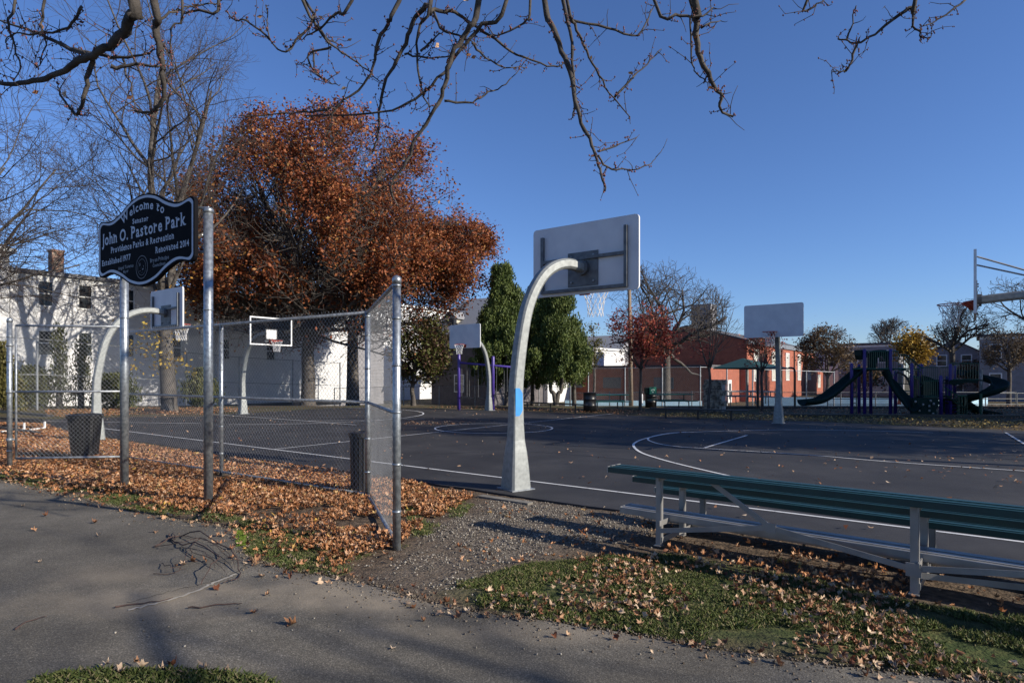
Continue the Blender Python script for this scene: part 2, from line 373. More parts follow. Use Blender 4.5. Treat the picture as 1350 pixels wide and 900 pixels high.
# painted lines
lm, lnt, lb = nodes('line_paint'); tc = N(lnt, 'ShaderNodeTexCoord'); nn = N(lnt, 'ShaderNodeTexNoise', Scale=5.0, Detail=12, Roughness=.7)
lnt.links.new(tc.outputs['Object'], nn.inputs['Vector'])
lnt.links.new(ramp(lnt, nn.outputs['Fac'], [(.33, (.2, .2, .21)), (.43, (.58, .58, .58)), (.7, (.66, .66, .64))]), lb.inputs['Base Color']); lb.inputs['Roughness'].default_value = .8
seal_m = M('crack_sealant', (.012, .012, .014), (.02, .02, .022), rough=.6)
def strip(mb, pts, w, z=.017):
    pts = [Vector((p[0], p[1], z)) for p in pts]; n = len(pts); vs = []
    for i in range(n):
        d = (pts[min(i + 1, n - 1)] - pts[max(i - 1, 0)]).normalized(); s = Vector((-d.y, d.x, 0)) * w / 2
        vs += [pts[i] + s, pts[i] - s]
    mb.add(vs, [(2 * i, 2 * i + 1, 2 * i + 3, 2 * i + 2) for i in range(n - 1)])
def arc(c, r, a0, a1, n=48): return [(c[0] + r * math.cos(R(a0 + (a1 - a0) * i / n)), c[1] + r * math.sin(R(a0 + (a1 - a0) * i / n))) for i in range(n + 1)]
LINES = [
    ([uv(-14.5, 0), uv(14, 0)], .055), ([uv(-1.6 - 2.5, .03), uv(-4.1, 16.2)], .05),
    (arc((-.57, 19.45), 1.83, 0, 360), .055), (smoothpts([G(a, b) for a, b in [(1230, 571), (1150, 568.5), (1045, 567), (986, 568), (924.5, 569.7), (883, 572), (852, 578.4), (838.4, 583.6), (835.3, 588.8), (844.6, 597), (868.5, 605.4), (901.6, 614.3), (960, 628), (1040, 645), (1150, 664)]], 6), .06),
    (smoothpts([G(p, q) for p, q in [(905, 570), (883, 571.6), (862, 575.5), (854, 580), (868, 585.6), (893, 589.4), (928.6, 591.9), (1070, 601), (1176, 610), (1350, 622), (1500, 632)]]), .05),
    ([G(928.6, 591.2), G(985, 574.5)], .06), ([G(1326, 571), G(1365, 595)], .06),
    (arc((-9, 26), 5.25, -95, 95), .06), ([G(270, 546), G(405, 555.6), G(470, 561)], .05), ([G(60, 556), G(265, 559)], .06), ([G(405, 555.6), G(480, 554.5), G(560, 552.5)], .05),
    ([G(1120,563),G(1350,590)],.03)]
lz = .0165
for i, (p, w) in enumerate(LINES[:-1]):
    mb = MB(); strip(mb, p, w, .0165 + .0012 * i); o = mb.build('painted_line', lm, court)
mb = MB()
for a in ([(879, 582.5), (980, 588), (1080, 593.5), (1200, 599), (1350, 607.5), (1450, 613)], [(1080, 586), (1200, 590), (1350, 596)], [(560, 600), (640, 596), (720, 597), (840, 607)]):
    strip(mb, smoothpts([G(x + rs.uniform(-3, 3), y) for x, y in a]), .035, .0145)
mb.build('sealed_crack', seal_m, court)
mb = MB()
pc = G(975, 620)
# kerb slab remnant by the court edge
mb.box(G(665, 659) + Vector((0, 0, .0)), (.42, .06, .02), (U, V, Zu)); o = mb.build('edging_slab', M('old_concrete', (.20, .18, .15), (.13, .12, .10), scale=9, rough=.95, bump=.3)); tag(o, 'pale concrete edging strip between the court edge and the gravel', 'edging')

# path crack with pale sand
crk = M('crack', (.018, .016, .014), (.03, .027, .023), rough=.95)
for c_ in ([(330, 742), (300, 760), (230, 778), (170, 794)],):
    q = smoothpts([G(a + rs.uniform(-4, 4), b + rs.uniform(-1.5, 1.5)) for a, b in c_], 9); q = [p + Vector((rs.gauss(0, .012), rs.gauss(0, .012), 0)) for p in q]
    mb = MB(); strip(mb, q, .006, .0075); mb.build('asphalt_crack', crk, path)
mb = MB(); strip(mb, [p + Vector((rs.gauss(0, .008), rs.gauss(0, .012), 0)) for p in smoothpts([G(*p) for p in [(168, 806), (215, 794), (250, 783), (280, 770), (312, 757)]], 8)], .026, .009)
mb.build('sandy_crack', M('sand', (.42, .38, .31), (.3, .27, .22), scale=20), path)

# ------------------------------------------------------------------ leaves, grass, gravel
fall = leafmat('fallen_leaf', [(0, (.12, .05, .022)), (.25, (.34, .14, .055)), (.6, (.52, .25, .11)), (.8, (.60, .34, .19)), (.93, (.56, .38, .24)), (1, (.5, .30, .05))], trans=.12)
fall2 = leafmat('fallen_leaf_pale', [(0, (.14, .05, .025)), (.4, (.34, .17, .085)), (.7, (.46, .29, .17)), (1, (.6, .46, .32))], trans=.12)
x, y = scatter(dense_poly, 900)
# avoid: thin out by the path side so grass shows
DP = np.full(x.shape, 9.0)
for i in range(len(PATH) - 1):
    a_, b_ = G(*PATH[i]), G(*PATH[i + 1]); dx, dy = b_.x - a_.x, b_.y - a_.y; L2 = dx * dx + dy * dy
    t_ = np.clip(((x - a_.x) * dx + (y - a_.y) * dy) / L2, 0, 1); DP = np.minimum(DP, np.hypot(x - a_.x - t_ * dx, y - a_.y - t_ * dy))
k = (rng.random(len(x)) < np.clip((DP - .08) * 1.5 + (fbm(x, y, 1.8, 51) - .5) * 2.2, .06, 1)); x, y = x[k], y[k]
k = (fbm(x, y, .9, 21) > .22) & ((y > 8.2 + .0 * x) | (fbm(x, y, 1.6, 33) > .34)); x, y = x[k], y[k]
nr = y < 9.5
o = ground_leaves('fallen_leaves', x[nr], y[nr], .035, .078, fall, True, zr=.055, tilt=.42); tag(o, 'dense carpet of orange brown leaves around the sign posts', 'leaves', kind='stuff')
o = ground_leaves('fallen_leaves', x[~nr], y[~nr], .045, .085, fall, False, zr=.05, tilt=.5); tag(o, 'carpet of orange leaves between the gate and the court edge', 'leaves', kind='stuff')
x, y = scatter(lawn_poly, 420, 1.3, .54)
o = ground_leaves('fallen_leaves', x, y, .028, .068, fall2, True, zr=.045, tilt=.7); tag(o, 'clumps of dry curled leaves on the lawn in front of the bleacher', 'leaves', kind='stuff')
bp_ = gp([(600, 690), (640, 665), (860, 680), (1400, 760), (1500, 840), (1205, 795), (1000, 750), (880, 730), (700, 738), (610, 760)])
x, y = scatter(bp_, 40, 1.0, .46)
x2, y2 = scatter(gp([(870, 708), (1400, 770), (1500, 830), (1205, 795), (1000, 750), (880, 730)]), 240, 1.2, .5)
o = ground_leaves('fallen_leaves', np.concatenate([x, x2]), np.concatenate([y, y2]), .03, .07, fall, True, zr=.03, tilt=.6); tag(o, 'leaves lying on the bare dirt under the bleacher', 'leaves', kind='stuff')
cp = [(p.x, p.y) for p in court_poly]; pp = [(p.x, p.y) for p in path_poly]
x, y = scatter(cp, 1.7, None); k = y < 32; x, y = x[k], y[k]
xa, ya = scatter(gp([(540, 556), (612, 556), (610, 560.5), (530, 561)]), 55)
xb, yb = scatter(gp([(1090, 600), (1350, 600), (1350, 640), (1060, 625)]), 5)
o = ground_leaves('scattered_leaves', np.concatenate([x, xa, xb]), np.concatenate([y, ya, yb]), .045, .10, fall2, False, z0=.018, zr=.01); tag(o, 'dry leaves scattered over the dark basketball court', 'leaves', kind='stuff')
pl = [G(*p) for p in [(30, 668), (60, 681), (45, 700), (125, 690), (197, 671), (212, 676), (240, 671), (205, 702), (232, 747), (130, 707), (285, 777), (385, 824), (950, 852), (640, 805)]] + [G(rs.uniform(0, 700), rs.uniform(700, 860)) for i in range(10)] + [G(rs.uniform(240, 460), rs.uniform(735, 758)) for i in range(14)]
o = ground_leaves('scattered_leaves', np.array([p.x for p in pl]), np.array([p.y for p in pl]), .05, .09, fall2, True, z0=.008, zr=.004); tag(o, 'a few single brown leaves lying on the asphalt path', 'leaves', kind='stuff')
fg = [(140, 884), (188, 886), (230, 882), (243, 893), (268, 889), (215, 890), (160, 894), (180, 880), (300, 892)]
x = np.array([G(*p).x for p in fg]); y = np.array([G(*p).y for p in fg])
o = ground_leaves('scattered_leaves', x, y, .05, .08, fall2, True, z0=.03, zr=.004); tag(o, 'tan and yellow leaves in the grass at the bottom left corner', 'leaves', kind='stuff')
# litter and crumbs where the asphalt path meets the ground
ex = []; ey = []; sx_ = []; sy_ = []
for i in range(len(PATH) - 1):
    a, b = G(*PATH[i]), G(*PATH[i + 1]); L = (b - a).length
    if a.y > 12: continue
    for _ in range(int(L * 26)): t = rs.random(); p = a.lerp(b, t); ex.append(p.x + rs.gauss(0, .09)); ey.append(p.y + rs.gauss(-.02, .09))
    for _ in range(int(L * 420)): t = rs.random(); p = a.lerp(b, t); q = abs(rs.gauss(0, .12)) * (.35 if rs.random() < .7 else 1.6); sx_.append(p.x + rs.gauss(0, .05)); sy_.append(p.y - q + .05)
ex = np.array(ex); ey = np.array(ey); o = ground_leaves('fallen_leaves', ex, ey, .03, .07, fall2, True, z0=.008, zr=.02, tilt=.6); tag(o, 'broken dry leaves strewn along the ragged edge of the asphalt path', 'leaves', kind='stuff')
EDGE = (np.array(sx_), np.array(sy_))
# far strips
def far_leaves(pix, dens, lab, mat_=fall):
    x, y = scatter(gp(pix), dens * 2.2); z = terrain(x, y); o = ground_leaves('fallen_leaves', x, y, .06, .13, mat_, False, zr=.05); tag(o, lab, 'leaves', kind='stuff'); return o
far_leaves([(60, 551), (165, 548.5), (265, 547), (320, 543), (330, 538), (200, 538), (60, 541)], 26, 'orange leaf band beyond the court under the big bare tree')
far_leaves([(560, 537.5), (600, 538.5), (700, 542), (770, 544.5), (850, 547), (850, 541), (700, 537.5), (600, 536)], 14, 'orange leaf band along the far court edge below the swings')
yl = leafmat('yellow_leaf_litter', [(0, (.12, .07, .02)), (.5, (.34, .24, .07)), (1, (.45, .34, .13))], trans=.1)
far_leaves([(850, 548), (960, 552.5), (1070, 555.5), (1350, 567.5), (1500, 577), (1500, 563), (1350, 555.5), (1160, 549), (1000, 547), (900, 544)], 24, 'yellow and brown leaves on the grass strip before the playground', yl)
far_leaves([(1000, 545.5), (1160, 547.5), (1350, 553), (1500, 560), (1500, 537), (1350, 535), (1000, 537)], 9, 'red brown leaves on the mulch under the playground')
# grass
gm = leafmat('grass_blade', [(0, (.035, .055, .014)), (.45, (.085, .11, .03)), (.8, (.14, .15, .05)), (.9, (.2, .17, .09)), (1, (.26, .2, .12))], trans=.2)
BL = np.array([(-.04, 0, 0), (.04, 0, 0), (0, .2, .55), (.03, .6, .8)]); BF = [(0, 1, 2), (0, 2, 3)]
def grass(polys, lab):
    X = []; Y = []
    for poly, dens, cl, lim in polys:
        x, y = scatter(poly, dens, cl, lim); X.append(x); Y.append(y)
    x = np.concatenate(X); y = np.concatenate(Y); k = ~inpoly(x, y, pp) & ~inpoly(x, y, cp); 
    x = x[k]; y = y[k]; K = len(x)
    pos = np.stack([x, y, np.full(K, -.012)], 1)
    v = place(BL, K, pos, rng.uniform(.016, .042, K) * (.55 + 1.1 * fbm(x, y, 3.1, 77)), rotmats(K, .45, True))
    o = npmesh('grass', v, BF, 4, gm); tag(o, lab, 'grass', kind='stuff')
grass([(lawn_poly, 26000, 2.1, .47), (gp([(440, 770), (520, 725), (600, 690), (625, 665), (560, 640), (530, 640), (540, 700), (470, 750)]), 9000, 1.4, .42)], 'short green grass on the lawn strip in front of the bleacher')
grass([(gp([(0, 636), (100, 655), (200, 680), (308, 696), (320, 728), (380, 752), (450, 760), (500, 735), (520, 728), (420, 715), (300, 675), (150, 645), (0, 618)]), 9000, 1.5, .40),
       (gp([(300, 690), (330, 740), (460, 765), (530, 740), (560, 700), (500, 700), (400, 700)]), 9000, 1.3, .42)], 'grass tufts along the path edge among the fallen leaves')
# corner grass lies on the path edge: its own bed
corner_bed = MB(); cpv = [Vector((p[0], p[1], .006)) for p in corner_poly]; corner_bed.prism(cpv, Zu, .012)
o = corner_bed.build('grass_verge', M('verge_soil', (.05, .05, .02), (.08, .07, .03), scale=20, rough=.95, bump=.4)); o['kind'] = 'structure'
x, y = scatter(corner_poly, 16000, None); K = len(x)
v = place(BL, K, np.stack([x, y, np.full(K, .014)], 1), rng.uniform(.025, .06, K), rotmats(K, .4, True))
tag(npmesh('grass', v, BF, 4, gm), 'grass verge at the bottom left corner of the path', 'grass', kind='stuff')
x, y = scatter(gp([(311, 700), (323, 701), (324, 720), (312, 721)]), 30000); K = len(x)
v = place(BL, K, np.stack([x, y, np.full(K, .005)], 1), rng.uniform(.015, .03, K), rotmats(K, .8, True))
mm = leafmat('moss', [(0, (.10, .17, .02)), (1, (.20, .28, .04))]); tag(npmesh('moss_patch', v, BF, 4, mm), 'bright green moss patch at the corner of the path', 'moss', kind='stuff')
soil = leafmat('soil_crumb', [(0, (.05, .036, .025)), (.5, (.12, .09, .06)), (1, (.24, .2, .15))], trans=0)
OCT0 = np.array([(.5, 0, 0), (-.5, 0, 0), (0, .42, .05), (0, -.42, 0), (.06, .05, .34), (0, 0, -.3)]); OF0 = [(0, 2, 4), (2, 1, 4), (1, 3, 4), (3, 0, 4), (2, 0, 5), (1, 2, 5), (3, 1, 5), (0, 3, 5)]
K = len(EDGE[0]); v = place(OCT0, K, np.stack([EDGE[0], EDGE[1], np.full(K, .006)], 1), .006 + .022 * rng.random(K) ** 2, rotmats(K))
tag(npmesh('soil_crumbs', v, OF0, 6, soil), 'soil crumbs spilling over the edge of the asphalt path', 'soil', kind='stuff')
# gravel
OCT = np.array([(.5, 0, 0), (-.5, 0, 0), (0, .42, .05), (0, -.42, 0), (.06, .05, .34), (0, 0, -.3), (.3, .3, .1)]); OF = [(0, 6, 4), (6, 2, 4), (2, 1, 4), (1, 3, 4), (3, 0, 4), (6, 0, 5), (2, 6, 5), (1, 2, 5), (3, 1, 5), (0, 3, 5)]
st = leafmat('gravel_stone', [(0, (.08, .07, .058)), (.5, (.19, .168, .138)), (1, (.35, .315, .26))], trans=0)
x, y = scatter(gravel_poly, 1500, 1.7, .38); xx, yy = scatter(gp([(440, 790), (700, 800), (620, 760), (720, 730), (870, 722), (640, 650), (430, 750)]), 260)
x = np.concatenate([x, xx]); y = np.concatenate([y, yy]); k = ~inpoly(x, y, cp); x, y = x[k], y[k]; K = len(x)
v = place(OCT, K, np.stack([x, y, np.full(K, .004)], 1), .005 + .028 * rng.random(K) ** 3, rotmats(K))
tag(npmesh('gravel', v, OF, 7, st), 'grey gravel spilling from the court edge onto the path', 'gravel', kind='stuff')
x, y = scatter(gp([(100, 860), (1000, 870), (800, 838), (560, 800), (440, 772), (250, 760)]), 26); K = len(x)
v = place(OCT, K, np.stack([x, y, np.full(K, .008)], 1), .006 + .018 * rng.random(K) ** 2, rotmats(K))
tag(npmesh('gravel', v, OF, 7, st), 'loose pebbles strewn over the asphalt path', 'gravel', kind='stuff')

# ------------------------------------------------------------------ near fence
def mesh_panel(mb, a, b, z0, z1, pitch=.075, r=.0018, both=True):
    """chain link between two ground points: two layers of diagonal wires"""
    a = Vector((a[0], a[1], 0)); b = Vector((b[0], b[1], 0)); d = (b - a); L = d.length; d.normalize(); n = Vector((-d.y, d.x, 0)); H = z1 - z0
    k = 0
    for sgn in (1, -1):
        s = -H
        while s < L + H:
            x0, x1 = (s, s + H * .95)
            t0, t1 = 0.0, 1.0
            if x0 < 0: t0 = -x0 / (x1 - x0)
            if x1 > L: t1 = (L - x0) / (x1 - x0)
            if t0 < t1 - .005 and x0 < L and x1 > 0:
                za, zb = (z0 + H * t0, z0 + H * t1) if sgn > 0 else (z1 - H * t0, z1 - H * t1)
                p = a + d * (x0 + (x1 - x0) * t0) + n * (.002 * sgn) + Zu * za; q = a + d * (x0 + (x1 - x0) * t1) + n * (.002 * sgn) + Zu * zb
                mb.tube([p, q], r, 3, False)
            s += pitch
    # knuckles
    s = 0
    if both:
        while s < L:
            p = a + d * s + Zu * z1; mb.tube([p, p + Zu * .028 + d * .008], r * 1.1, 3, False); s += pitch
def post(mb, p, z1, r, cap=True, z0=-.05):
    p = Vector((p[0], p[1], 0)); mb.lathe(p, [(r, z0), (r, z1)], 16)
    if cap: mb.lathe(p, [(r * 1.12, z1 - .05), (r * 1.12, z1 - .005), (r * .75, z1 + .022), (.004, z1 + .032)], 16)
def bands(mb, p, zs, r):
    for z in zs: mb.lathe(Vector((p[0], p[1], 0)), [(r + .004, z - .011), (r + .004, z + .011)], 16)
Pend = Vector((-1.105, 5.96, 0)); Pcor = Vector((-1.95, 8.4, 0)); Pmid = Vector((-4.86, 10.4, 0)); Pfar = Vector((-7.65, 12.3, 0)); Pg = Vector((-9.03, 11.18, 0))
fence = thing('chain_link_fence', (-1.95, 8.4, 0), 'galvanized chain link fence panels making a corner on the leaf carpet beside the gravel', 'fence')
for p, h, r in ((Pend, 2.58, .040), (Pcor, 2.52, .036), (Pmid, 2.50, .032), (Pfar, 2.52, .03)):
    mb = MB(); post(mb, p, h, r, p in (Pend,)); bands(mb, p, (.35, .8, 1.3, 1.75, 2.2, h-.07), r); mb.build('post', galv, fence, True)
for a, b in ((Pend, Pcor), (Pcor, Pfar)):
    d = (b - a).normalized(); side = Vector((-d.y, d.x, 0))
    for z, r in ((2.5, .022), (1.29, .020), (.05, .020)):
        mb = MB(); za = z + (.045 if (a is Pend and z > 2) else 0); mb.tube([a + Zu * za, b + Zu * z], r, 12)
        if z>.1:
            for i in range(1, int((b - a).length / .6)): 
                q = a.lerp(b, i * .6 / (b - a).length) + Zu * (za+(z-za)*(i * .6 / (b - a).length)); mb.tube([q - d * .006, q + d * .006], r + .004, 8)
        mb.build('rail', galv_d, fence, True)
    mb = MB(); mesh_panel(mb, a + side * .035 * (1 if a is Pend else -1) * -1, b + side * .035 * (1 if a is Pend else -1) * -1, .03, 2.53, r=.0011 if a is Pend else .0018); mb.build('wire_mesh', wire, fence)
gate = thing('gate', tuple(Pg), 'chain link gate with its own bottom rail at the left of the leaf carpet', 'gate')
mb = MB(); post(mb, Pg, 2.66, .042); bands(mb, Pg, (.3, 1.9, 2.35), .042); mb.build('gate_post', galv, gate, True)
ga = Vector((-8.93, 11.2, 0)); gb = Vector((-7.16, 11.46, 0))
mb = MB()
for z in (.16, 1.36, 2.55): mb.tube([ga + Zu * z, gb + Zu * z], .021, 12)
for q in (ga, gb): mb.tube([q + Zu * .16, q + Zu * 2.55], .019, 12)
mb.build('gate_frame', galv_d, gate, True)
mb = MB(); mesh_panel(mb, ga + Vector((0, .024, 0)), gb + Vector((0, .024, 0)), .17, 2.54, both=True); mb.build('wire_mesh', wire, gate)
mb = MB()
for z in (.5, 1.36, 2.2): mb = MB(); mb.tube([Pg + Zu * z, ga + Zu * z], .014, 8); mb.lathe(Pg, [(.05, z - .03), (.05, z + .03)], 12); mb.build('hinge', galv_d, gate, True)

# ------------------------------------------------------------------ sign
SR = Vector((-4.06, 8.0, 0)); SL = Vector((-6.25, 9.45, 0)); sd = (SR - SL).normalized(); sn = Vector((sd.y, -sd.x, 0)); sn = sn if sn.y < 0 else -sn
SC = (SR + SL) / 2 + Zu * 3.545; SW = (SR - SL).length / 2
sign = thing('park_sign', tuple(Vector((SC.x, SC.y, 0))), 'black shaped park name sign with grey lettering on two tall steel posts', 'sign')
S1 = Vector((-5.76, 9.14, 0)) - sn * .06; S2 = Vector((-3.93, 8.05, 0))
for p, h in ((S1, 3.78), (S2, 3.80)):
    mb = MB(); post(mb, p, h, .057); bands(mb, p, (2.5,), .057); mb.build('post', galv, sign, True)
def outline(k):
    top = [(-1.31, .36), (-1.27, .405), (-1.2, .42), (-1.02, .39), (-.85, .40), (-.62, .47), (-.38, .575), (-.15, .63), (.0, .64)]
    top = [(x * (1 - k / 1.31), y - k if abs(x) < 1.29 else y - k * .9) for x, y in top]
    t = [(p.x, p.y) for p in smoothpts([Vector((x, y, 0)) for x, y in top], 4)]
    full = t + [(-x, y) for x, y in t[::-1][1:]]
    return full + [(x, -y) for x, y in full[::-1]]
def sp(x, y, o=0.0): return SC + sd * (x * SW / 1.31) + Zu * y + sn * o
mb = MB(); mb.prism([sp(x, y, -.025) for x, y in outline(0)], sn, .05); mb.build('board', sign_black, sign)
oo, oi = outline(.022), outline(.058)
mb = MB(); n = len(oo); mb.add([sp(x, y, .029) for x, y in oo] + [sp(x, y, .029) for x, y in oi], [(i, (i + 1) % n, n + (i + 1) % n, n + i) for i in range(n)]); mb.build('border', sign_grey, sign)
mb = MB(); mb.prism([sp(x, y, -.04) for x, y in outline(.03)], sn, .012); mb.build('backing', sign_black, sign)
mb = MB()
for z in (3.82, 3.25): mb.tube([S2 - sn * .0 + Zu * z, SR + Zu * z - sd * .1 - sn * .03], .018, 8); mb.tube([S1 + Zu * z, S1 + Zu * z + sn * .06], .018, 8)
for z in (3.82, 3.25): mb.tube([S2 + Zu * z, SR + Zu * z - sn * .15 - sd * .05], .018, 8)
mb.build('bracket', galv, sign)
def sxy(px, py):
    """position on the board of a mark seen in the photograph"""
    k = (px - CX) / F; # SL + sd*t : x = k y
    t = (k * SL.y - SL.x) / (sd.x - k * sd.y); Y = SL.y + sd.y * t
    return (t - SW) / SW * 1.31, EYE + (HY - py) * Y / F - 3.545
def glyphs(txt):
    cu = bpy.data.curves.new('t', 'FONT'); cu.body = txt; cu.size = 1; cu.offset = .022; cu.resolution_u = 3
    o = bpy.data.objects.new('t', cu); col.objects.link(o); dg = bpy.context.evaluated_depsgraph_get(); dg.update()
    me = bpy.data.meshes.new_from_object(o.evaluated_get(dg)); vs = [(v.co.x, v.co.y) for v in me.vertices]; fs = [tuple(p.vertices) for p in me.polygons]
    bpy.data.objects.remove(o); bpy.data.curves.remove(cu); bpy.data.meshes.remove(me); return vs, fs
SER = {  # slab feet for each letter: (x fraction of glyph width, line)  b=baseline x=x-height c=cap/ascender
 'h': [(.1, 'b'), (.9, 'b'), (.06, 'c')], 'n': [(.1, 'b'), (.9, 'b'), (.04, 'x')], 'r': [(.2, 'b'), (.08, 'x')], 'P': [(.12, 'b'), (.05, 'c')], 'k': [(.1, 'b'), (.9, 'b'), (.06, 'c')],
 'l': [(.5, 'b'), (.3, 'c')], 'i': [(.5, 'b'), (.3, 'x')], 'm': [(.06, 'b'), (.5, 'b'), (.94, 'b'), (.02, 'x')], 'J': [(.8, 'c')], 'R': [(.1, 'b'), (.9, 'b'), (.05, 'c')], 'W': [(.05, 'c'), (.5, 'c'), (.95, 'c')],
 'E': [(.08, 'b'), (.05, 'c')], 't': [(.0, 'x')], 'd': [(.95, 'b'), (.85, 'c')], 'b': [(.1, 'c')], 'v': [(.08, 'x'), (.92, 'x')], 'a': [(.95, 'b')], 'B': [(.1, 'b'), (.05, 'c')], 'M': [(.08, 'b'), (.92, 'b'), (.08, 'c'), (.92, 'c')], 'p': [(.1, 'b-')], '1': [(.6, 'b')], 'A': [(.05, 'b'), (.95, 'b')], 'T': [(.5, 'b')]}
_gl = {}
def glyph(ch):
    if ch not in _gl:
        vs, fs = glyphs(ch); xs = [v[0] for v in vs] or [0]; x0, x1 = min(xs), max(xs)
        vs = [(x - x0, y) for x, y in vs]; w = x1 - x0
        for fx, ln in SER.get(ch, []):
            y = {'b': .02, 'x': .515, 'c': .70, 'b-': -.18}[ln]; c = fx * w; hw = .105; o = len(vs)
            vs += [(c - hw, y - .028), (c + hw, y - .028), (c + hw, y + .028), (c - hw, y + .028)]; fs = fs + [(o, o + 1, o + 2, o + 3)]
        _gl[ch] = (vs, fs, w)
    return _gl[ch]
def text(s, name, p0, p1, size, m, arch=None, condense=.8):
    """text from board point p0 to p1 (baseline), letters fitted to that width"""
    adv = []; x = 0; sp_ = .13
    for ch in s:
        if ch == ' ': x += .30; continue
        g = glyph(ch); adv.append((ch, x)); x += g[2] + sp_
    tot = x - sp_; mb = MB(); Lx = p1[0] - p0[0]; cs = Lx / tot; k = 0
    for ch, ax in adv:
        vs, fs, w = glyph(ch)
        t = (ax + w / 2) / tot; cx = p0[0] + Lx * t; cy = p0[1] + (p1[1] - p0[1]) * t; ang = 0
        if arch: cy += arch * (1 - (2 * t - 1) ** 2); ang = math.atan2(p1[1] - p0[1] - arch * 4 * (2 * t - 1), Lx)
        out = []
        for a, b in vs:
            gx = (a - w / 2) * cs; gy = b * size; out.append(sp(cx + gx * math.cos(ang) - gy * math.sin(ang), cy + gx * math.sin(ang) + gy * math.cos(ang), .0285 + (k % 3) * .0006))
        mb.add(out, fs); k += 1
    return mb.build(name, m, sign)
Z6 = lambda a, b: sxy(120 + a / 6, 240 + b / 6)
text('Welcome to', 'lettering', (-.585, .285), (.565, .285), .165, sign_grey, arch=.14)
a, b = Z6(345, 335), Z6(470, 308); text('Senator', 'lettering', a, b, .10, sign_grey)
a, b = Z6(104, 508), Z6(765, 340); text('John O. Pastore Park', 'lettering', a, b, .235, sign_grey)
a, b = Z6(175, 566), Z6(672, 450); text('Providence Parks & Recreation', 'lettering', a, b, .125, sign_grey)
a, b = Z6(105, 668), Z6(330, 614); text('Established 1977', 'lettering', a, b, .115, sign_grey)
a, b = Z6(528, 566), Z6(792, 506); text('Renovated 2014', 'lettering', a, b, .12, sign_grey)
a, b = Z6(232, 698), Z6(352, 672); text('Angel Taveras', 'lettering', a, b, .065, sign_faint)
a, b = Z6(272, 724), Z6(312, 714); text('Mayor', 'lettering', a, b, .06, sign_faint)
a, b = Z6(485, 640), Z6(632, 608); text('Bryan Principe', 'lettering', a, b, .075, sign_faint)
a, b = Z6(505, 676), Z6(605, 654); text('Councilman', 'lettering', a, b, .06, sign_faint)
cx, cy = Z6(418, 675); mb = MB()
for r0, r1 in ((.155, .162), (.11, .114)):
    q = [(math.cos(i * math.pi / 20), math.sin(i * math.pi / 20)) for i in range(40)]
    mb.add([sp(cx + a * r0, cy + b * r0, .0288) for a, b in q] + [sp(cx + a * r1, cy + b * r1, .0288) for a, b in q], [(i, (i + 1) % 40, 40 + (i + 1) % 40, 40 + i) for i in range(40)])
for dx, dy, w, h in ((-.05, .04, .016, .05), (-.02, -.01, .03, .012), (.03, -.03, .035, .03), (-.045, -.05, .02, .02), (.0, -.075, .05, .012), (.05, .01, .01, .03)):
    mb.add([sp(cx + dx - w / 2, cy + dy - h / 2, .029), sp(cx + dx + w / 2, cy + dy - h / 2 + .01, .029), sp(cx + dx + w / 2, cy + dy + h / 2, .029), sp(cx + dx - w / 2, cy + dy + h / 2 - .01, .029)], [(0, 1, 2, 3)])
mb.build('seal', M('sign_seal', (.24, .25, .28), (.2, .21, .24)), sign)

